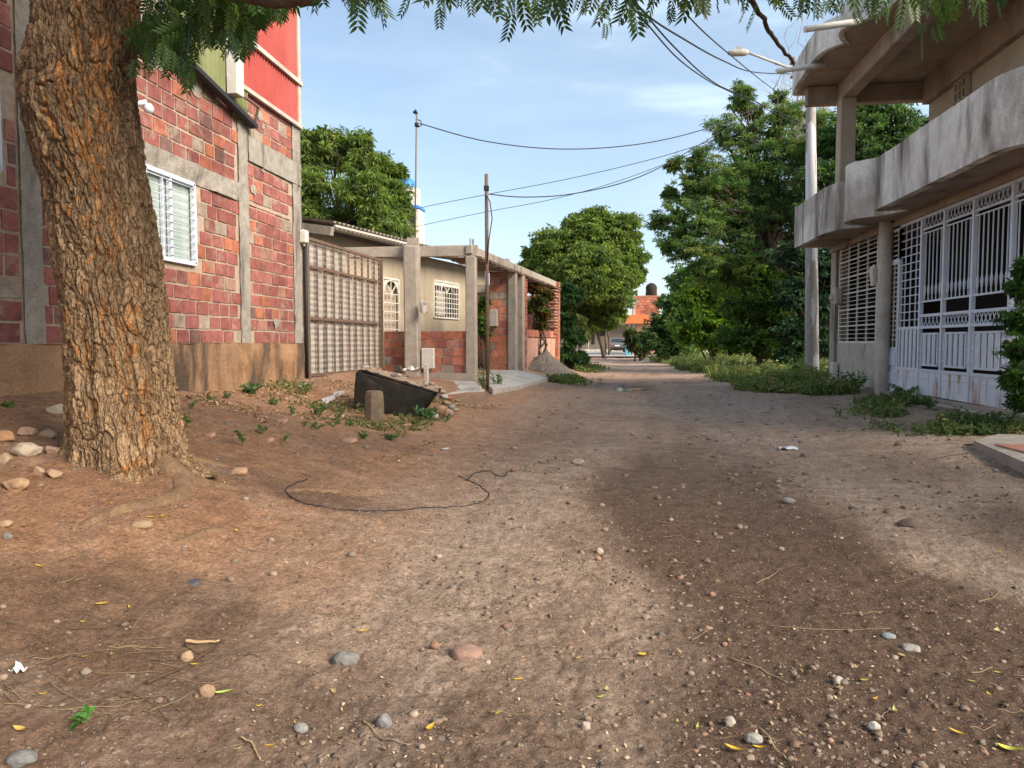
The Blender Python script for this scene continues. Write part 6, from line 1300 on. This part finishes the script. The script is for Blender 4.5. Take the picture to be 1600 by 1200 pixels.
for i in range(120):
    if i < 38: px, py = RNG.uniform(0, 300), RNG.uniform(980, 1120); ln = RNG.uniform(60, 170)
    else: py = 700 + 480 * RNG.random() ** .8; px = RNG.uniform(0, 1600); ln = RNG.uniform(20, 70)
    a = RNG.normal() * .45 if RNG.random() < .75 else RNG.uniform(-1.4, 1.4); q0, q1 = gp(px, py), gp(px + ln * math.cos(a), min(1215, max(650, py + ln * .45 * math.sin(a)))); m_ = (q0 + q1) / 2 + A(*(RNG.normal(size=2) * np.linalg.norm(q1 - q0) * .10), 0)
    lab = ('dry straw stem in the litter at lower left', 'straw litter at lower left') if i < 55 else ('thin dry twig lying on the dirt road', 'thin dry twigs on the road')
    c = ((.28, .20, .12), (.13, .085, .055), (.20, .14, .085))[RNG.integers(3)]; stick([q0, m_, q1], RNG.uniform(.0011, .0020) * np.clip(np.linalg.norm(q0) / 3, .8, 2), c, *lab)
# cable on the ground
cp = [(1600 / 4 + 400 - 0, 0)]
P = np.array([gp(*p) for p in ((480, 752), (447, 766), (444, 774), (462, 788), (500, 796), (560, 800), (640, 797), (720, 793), (755, 785), (766, 775), (752, 762), (735, 752), (716, 745))]); n = 90; s = np.r_[0, np.cumsum(np.linalg.norm(np.diff(P, axis=0), axis=1))]; t = np.linspace(0, s[-1], n)
Q = np.stack([np.interp(t, s, P[:, i]) for i in range(3)], 1)
for _ in range(4): Q[1:-1] = (Q[:-2] + 2 * Q[1:-1] + Q[2:]) / 4
Q[:, 2] = Gn(Q[:, 0], Q[:, 1]) + .010; mb = MB(); mb.tube(Q - A(0, 0, .006), .0042, 6); tag(obj('ground_cable', mb, M['wire'], base=P[0]), 'thin black cable lying in a wide loop on the dirt right of the tree', 'cable')
P = np.array([gp(*p) for p in ((728, 752), (745, 742), (765, 738), (778, 748), (790, 747), (792, 741))]); s = np.linspace(0, 1, 6); t = np.linspace(0, 1, 40); Q = np.stack([np.interp(t, s, P[:, i]) for i in range(3)], 1); Q[:, 2] = Gn(Q[:, 0], Q[:, 1]) + .015
mb = MB(); mb.tube(Q - A(0, 0, .006), .0042, 6); tag(obj('ground_cable', mb, M['wire'], base=P[0]), 'short kinked piece of black cable at the far end of the loop', 'cable')
# litter
def crumple(px, py, w, h, col, name, label, cat, sh=.5):
    g = gp(px, py); D = np.dot(g - CAM, _f); W, H = w * D / F, h * D / F; n = 14; a, b = np.meshgrid(np.linspace(-.5, .5, n), np.linspace(-.5, .5, n)); P = np.c_[a.ravel() * W, b.ravel() * W * .8, 0 * a.ravel()]; nz_ = np.abs(fbm(P / W * 2.2 + px, 2, 5)); P[:, 2] = nz_ * H * .9 + .25 * H * np.sin(P[:, 0] / W * 5 + 1) * np.cos(P[:, 1] / W * 6) + .3 * H
    k = np.arange(n * n).reshape(n, n); mb = MB(); mb.add(P + g, np.stack([k[:-1, :-1], k[:-1, 1:], k[1:, 1:], k[1:, :-1]], -1).reshape(-1, 4), col, 0, False); return tag(obj(name, mb, M['attr_gloss'], base=g), label, cat)
crumple(1232, 702, 26, 5, (.70, .74, .80), 'plastic_wrapper', 'white plastic wrapper lying flat on the right of the road', 'litter')
crumple(1508, 668, 16, 12, (.60, .68, .74), 'plastic_bag', 'crumpled pale blue plastic bag in the weeds before the white gate', 'litter')
crumple(1068, 565, 12, 3, (.70, .74, .78), 'plastic_scrap', 'white plastic scrap at the verge edge down the lane', 'litter')
crumple(1060, 566, 7, 5, (.05, .42, .60), 'blue_scrap', 'small bright blue scrap beside the white one down the lane', 'litter')
crumple(1008, 606 - 42, 26, 1.5, (.66, .60, .52), 'paper_strip', 'long pale strip of litter across the far road', 'litter')
crumple(28, 1047, 20, 14, (.66, .70, .68), 'paper_shred', 'torn white paper shred among the straw at left', 'litter')
crumple(697, 703, 12, 3, (.60, .60, .58), 'paper_scrap', 'tiny white scrap on the dirt in front of the tub', 'litter')
crumple(608, 584, 20, 10, (.66, .63, .60), 'white_cloth', 'dirty white cloth lying on the rubble above the black tub', 'cloth')
o = bpy.data.objects['white_cloth']; o.location = tuple(TT(641, 585, .6))
# puddle / wet litter patch
g = gp(965, 607); n = 28; a = np.arange(n) * 2 * PI / n; r = 1 + .3 * np.sin(a * 3 + 1) + .2 * np.sin(a * 5); P = np.c_[g[0] + np.cos(a) * r * .55, g[1] + np.sin(a) * r * .8, np.zeros(n)]; zz = float(Gn(P[:, 0], P[:, 1]).min()); mb = MB()
mb.V.append(np.c_[P[:, :2], np.full(n, zz + .022)]); mb.n = n; mb.Fs.append((np.array([list(range(n))]), np.ones((1, 3)), np.zeros(1, int), False)); m_, t_, b_ = nt('muddy_water'); b_.inputs['Base Color'].default_value = (.10, .08, .07, 1); b_.inputs['Roughness'].default_value = .12; kind(obj('puddle', mb, m_), 'structure')
for i in range(60):
    pass
# ================================================================ weeds and grass
def plant(px, py, w, h, label, group, cols, n=40, leaf=.5, name='weed', cat='weed', loc=None):
    g = gp(px, py) if loc is None else loc; D = np.dot(g - CAM, _f); W, H = w * D / F / 2, h * D / F; mb = MB(); ns_ = max(5, n // 8)
    for k in range(ns_):
        a = RNG.uniform(0, 2 * PI); e = g + A(math.cos(a) * W * RNG.uniform(.3, 1), math.sin(a) * W * RNG.uniform(.3, 1), H * RNG.uniform(.5, 1)); t = np.linspace(0, 1, 5)[:, None]; P = g + (e - g) * t; P[:, 2] = g[2] + (e[2] - g[2]) * t[:, 0] ** .7
        mb.tube(P, .003 * D / 8 + .001, 4, (.16, .22, .06), cap=False); m = n // ns_ + 1; tt2 = RNG.uniform(.35, 1, m)[:, None]; Q = g + (e - g) * tt2; Q[:, 2] = g[2] + (e[2] - g[2]) * tt2[:, 0] ** .7
        leaf_quads(mb, Q, leaf * W, np.array(cols)[RNG.integers(0, len(cols), m)], droop=-.1, asp=.55)
    return tag(obj(name, mb, M['grass'], base=g), label, cat, group)
WG = [(.10, .165, .06), (.14, .21, .08), (.075, .13, .05)]
plant(662, 657, 40, 22, 'bushy blue-green weed at the right foot of the black tub', None, [(.06, .15, .08), (.09, .19, .09)], 90, .5)
plant(697, 662, 18, 14, 'small round weed to the right of the tub, set apart on the dirt', None, [(.06, .15, .08)], 40, .5)
plant(130, 1133, 40, 16, 'fresh green leafy sprig lying in the dark dirt at lower left', None, [(.10, .26, .05), (.07, .2, .04)], 18, .9)
plant(58, 608, 26, 24, 'small green plant growing at the foot of the stained plinth', None, WG, 26, .5)
plant(17, 713, 26, 10, 'low bright green weed among the rocks at far left', None, GB, 50, .5)
plant(292, 686, 22, 24, 'upright green weed just right of the trunk', None, WG, 34, .5)
plant(380, 700, 26, 30, 'taller weed with white flower on the bare bank', None, WG, 40, .5)
plant(395, 620, 40, 18, 'wide low weed on the bank in front of the concrete column', None, [(.06, .14, .06), (.09, .18, .07)], 80, .4)
for px, py, w, h in ((432, 635, 36, 16), (478, 628, 34, 26), (500, 650, 40, 20), (530, 655, 24, 20), (410, 678, 34, 16), (495, 672, 30, 14), (475, 668, 20, 12), (570, 685, 34, 12), (610, 688, 40, 12), (355, 622, 30, 10), (330, 625, 26, 8), (445, 690, 22, 16), (300, 640, 24, 14), (520, 668, 24, 12), (460, 650, 28, 14), (545, 668, 24, 12), (590, 672, 20, 10)):
    plant(px, py, w, h, 'low leafy green weed on the bank between the tree and the tub', 'low weeds on the bank', WG, int(w * 1.5), .32)
plant(755, 604, 26, 40, 'tall thin weed at the foot of the right porch pillar', None, WG, 60, .35)
plant(776, 608, 26, 24, 'leafy weed at the foot of the rusty pole', None, WG, 50, .4)
def ground_cover(label, region, n, hs, cols, blade=True, leafs=.5, seed=0):
    """region: function -> (x, y, density) arrays"""
    x, y = region(n); z = Gn(x, y); mb = MB(); m = len(x); h = RNG.uniform(*hs, m); clump = .5 + .8 * sstep(-.2, .4, fbm(np.c_[x, y, 0 * x] * .9, 3, 90 + seed)); h = h * clump
    a = RNG.uniform(0, 2 * PI, m); le = RNG.uniform(.15, .7, m) * h; w = RNG.uniform(.004, .009, m) * (1 + y / 12); b = np.c_[x, y, z]; t = b + np.c_[np.cos(a) * le, np.sin(a) * le, h]; mid = b * .45 + t * .55 + np.c_[0 * x, 0 * x, h * .12]; s = np.c_[-np.sin(a) * w, np.cos(a) * w, 0 * w]
    V = np.stack([b - s, b + s, mid + s * .7, t, mid - s * .7], 1).reshape(-1, 3); k = (np.arange(m) * 5)[:, None]; c = np.array(cols)[RNG.integers(0, len(cols), m)] * RNG.uniform(.7, 1.25, (m, 1))
    mb.add(V, k + A(0, 1, 2, 4).astype(int), c); mb.Fs.append((k + np.array([4, 2, 3]), c, np.zeros(m, int), False))
    kk = RNG.random(m) < leafs; q = b[kk] + (t - b)[kk] * RNG.uniform(.4, 1, kk.sum())[:, None]; q = np.repeat(q, 3, 0) + RNG.normal(size=(kk.sum() * 3, 3)) * .03; q[:, 2] = np.maximum(q[:, 2], Gn(q[:, 0], q[:, 1]) + .01)
    leaf_quads(mb, q, .045 * (1 + float(y.mean()) / 22), np.array(cols)[RNG.integers(0, len(cols), len(q))], .0, .5)
    o = kind(obj('weeds_ground_cover', mb, M['grass']), 'stuff'); o['label'] = label
GC = [(.12, .185, .055), (.16, .23, .07), (.09, .15, .045), (.28, .25, .12), (.22, .18, .10), (.11, .18, .06)]
def reg_verge(n):
    y = RNG.uniform(15.0, 46, n); lo = np.interp(y, [15, 16, 18, 20, 28, 46], [4.1, 3.5, 3.15, 3.1, 3.0, 2.6]) + .5 * fbm(np.c_[y * .9, y * 0, y * 0], 3, 9); x = lo + RNG.random(n) ** 1.3 * np.interp(y, [13.5, 18.5, 20, 46], [1.5, 2.2, 4., 4.]); k = ~((x > 4.9) & (y < YF + .2)); k &= fbm(np.c_[x * .8, y * .8, 0 * x], 3, 33) + .8 * sstep(0, .8, x - lo) > .0; return x[k], y[k]
ground_cover('tall weeds and grass along the right verge past the concrete house', reg_verge, 12000, (.06, .40), GC, leafs=.7, seed=1)
def reg_patch(n):
    y = RNG.uniform(9.2, 14.2, n); c = np.interp(y, [9.2, 10, 11, 12.5, 14.2], [4.35, 4.25, 4.3, 4.55, 4.8]); x = c + RNG.normal(size=n) * .33; k = (x < 5.12) & (fbm(np.c_[x * 1.5, y * 1.5, 0 * x], 3, 12) > -.05) & (y < 13.2 + .4 * RNG.random(n)); return x[k], y[k]
ground_cover('low dense weed patch in front of the white gate', reg_patch, 4000, (.02, .15), [(.10, .16, .06), (.13, .19, .07), (.07, .12, .045), (.22, .20, .10)], leafs=.8, seed=2)
def reg_left(n):
    x = RNG.uniform(-5.2, -2.3, n); y = RNG.uniform(8.2, 13.5, n); k = fbm(np.c_[x * 1.6, y * 1.1, 0 * x], 4, 15) > .12; return x[k], y[k]
ground_cover('sparse short grass on the bank by the brick building', reg_left, 3600, (.02, .07), [(.14, .16, .07), (.26, .23, .12), (.10, .13, .05)], leafs=.4, seed=3)
def reg_mid(n):
    s = RNG.uniform(2.5, 16, n); o = np.abs(RNG.normal(size=n)) * .35 + .15 + np.interp(s, [2.5, 6, 7, 11, 12, 16], [1.1, 1.3, 1.5, .6, .3, .2]); x = L0[0] + Ld[0] * s + Ln[0] * o; y = L0[1] + Ld[1] * s + Ln[1] * o; k = (fbm(np.c_[x * .9, y * .6, 0 * x], 3, 19) > .0) | (s > 11); return x[k], y[k]
ground_cover('grass and weeds along the left edge of the lane by the clay block house', reg_mid, 3600, (.04, .26), [(.12, .18, .05), (.26, .22, .1), (.09, .15, .05)], leafs=.6, seed=4)
for px, py, w, h, lab in ((1340, 612, 40, 34, 'leafy weed at the foot of the round column'), (1355, 606, 30, 24, 'smaller weed beside the foot of the round column'), (1412, 625, 44, 26, 'dark weed under the kick plate of the white gate'), (1452, 640, 36, 20, 'weed beneath the middle of the white gate'), (1247, 590, 40, 34, 'bushy weed at the left foot of the utility pole')):
    plant(px, py, w, h, lab, None, [(.05, .11, .04), (.08, .16, .05), (.11, .19, .06)], 110, .3)

def litter(label, fx, n, smin, smax, cols):
    x, y = fx(n); n = len(x); z = Gn(x, y) + .004; s = RNG.uniform(smin, smax, n); a = RNG.uniform(0, 6.28, n); u = np.c_[np.cos(a), np.sin(a), RNG.normal(size=n) * .35]; v = np.c_[-np.sin(a), np.cos(a), RNG.normal(size=n) * .35]; P = np.c_[x, y, z + s * .15]
    V = np.stack([P - u * s[:, None] * .5, P + v * (s * RNG.uniform(.15, .4, n))[:, None], P + u * s[:, None] * .5, P - v * (s * RNG.uniform(.15, .4, n))[:, None]], 1).reshape(-1, 3)
    mb = MB(); mb.add(V, np.arange(n * 4).reshape(-1, 4), np.array(cols)[RNG.integers(0, len(cols), n)] * RNG.uniform(.7, 1.3, (n, 1))); o = kind(obj('leaf_litter', mb, M['fallen']), 'stuff'); o['label'] = label
def lit1(n): x = RNG.uniform(-5.2, -1.9, n); y = RNG.uniform(6.5, 13.2, n); k = fbm(np.c_[x * 1.2, y * .9, 0 * x], 3, 44) + .35 * np.exp(-((x + 3.4) ** 2 + (y - 10) ** 2) / 3) > .05; return x[k], y[k]
litter('dry leaf and debris litter around the black tub on the bank', lit1, 11000, .015, .06, [(.30, .19, .11), (.42, .30, .18), (.20, .12, .07), (.52, .42, .30), (.36, .17, .10)])
def lit2(n): y = 1.9 + 10 * RNG.random(n) ** 1.5; x = RNG.uniform(-1, 1, n) * (y * .85 + .6) - .12 * y; k = fbm(np.c_[x * 1.1, y * 1.1, 0 * x], 3, 46) > -.05; return x[k], y[k]
litter('tiny dry leaf fragments and chaff scattered over the dirt road', lit2, 12000, .004, .018, [(.30, .20, .12), (.44, .33, .20), (.14, .09, .06), (.55, .46, .33), (.20, .13, .08)])
# ================================================================ world, sun, camera
W = bpy.data.worlds.new('World'); scene.world = W; W.use_nodes = True; t = W.node_tree; bg = t.nodes['Background']
SUN_AZ = math.radians(118); SUN_EL = math.radians(33)      # azimuth clockwise from +Y (sun to the right and a little behind the camera)
sky = N(t, 'ShaderNodeTexSky', sky_type='NISHITA', sun_disc=False, sun_elevation=SUN_EL, sun_rotation=SUN_AZ, air_density=1.0, dust_density=1.2, ozone_density=.6)
tc = N(t, 'ShaderNodeTexCoord'); mp = N(t, 'ShaderNodeMapping'); mp.inputs['Scale'].default_value = (1.2, 1.2, 5.0); mp.inputs['Location'].default_value = (.35, .2, .1); t.links.new(tc.outputs['Generated'], mp.inputs[0])
n1 = noise(t, mp.outputs[0], 2.1, 8, .55, .25)
cl = ramp(t, n1, [(.38, (.22, .22, .22)), (.52, (.40, .40, .40)), (.66, (1., 1., 1.))])
sx = N(t, 'ShaderNodeSeparateXYZ'); t.links.new(tc.outputs['Generated'], sx.inputs[0])
c = mix(t, cl, sky.outputs[0], (3.7, 4.65, 5.45)); t.links.new(c, bg.inputs[0]); bg.inputs[1].default_value = .10
ld = bpy.data.lights.new('sun', 'SUN'); ld.energy = 3.4; ld.angle = math.radians(32); ld.color = (1, .86, .70); so = bpy.data.objects.new('sun', ld); COL.objects.link(so)
dv = Vector((math.sin(SUN_AZ) * math.cos(SUN_EL), math.cos(SUN_AZ) * math.cos(SUN_EL), math.sin(SUN_EL))); so.rotation_euler = dv.to_track_quat('Z', 'Y').to_euler()
cd = bpy.data.cameras.new('camera'); co_ = bpy.data.objects.new('camera', cd); COL.objects.link(co_); co_.location = tuple(CAM); co_.rotation_euler = (PI / 2 - PIT, 0, YAW); cd.sensor_width = 36; cd.lens = 36 * F / 1600; cd.clip_end = 3000; cd.clip_start = .05
scene.camera = co_
scene.view_settings.view_transform = 'Standard'; scene.view_settings.look = 'None'; scene.view_settings.gamma = 1; scene.view_settings.exposure = 1.14
scene.render.engine = 'CYCLES'; scene.render.resolution_x, scene.render.resolution_y = 1024, 768
scene.cycles.max_bounces = 5; scene.cycles.diffuse_bounces = 3; scene.cycles.transmission_bounces = 2; scene.cycles.glossy_bounces = 2; scene.cycles.transparent_max_bounces = 6
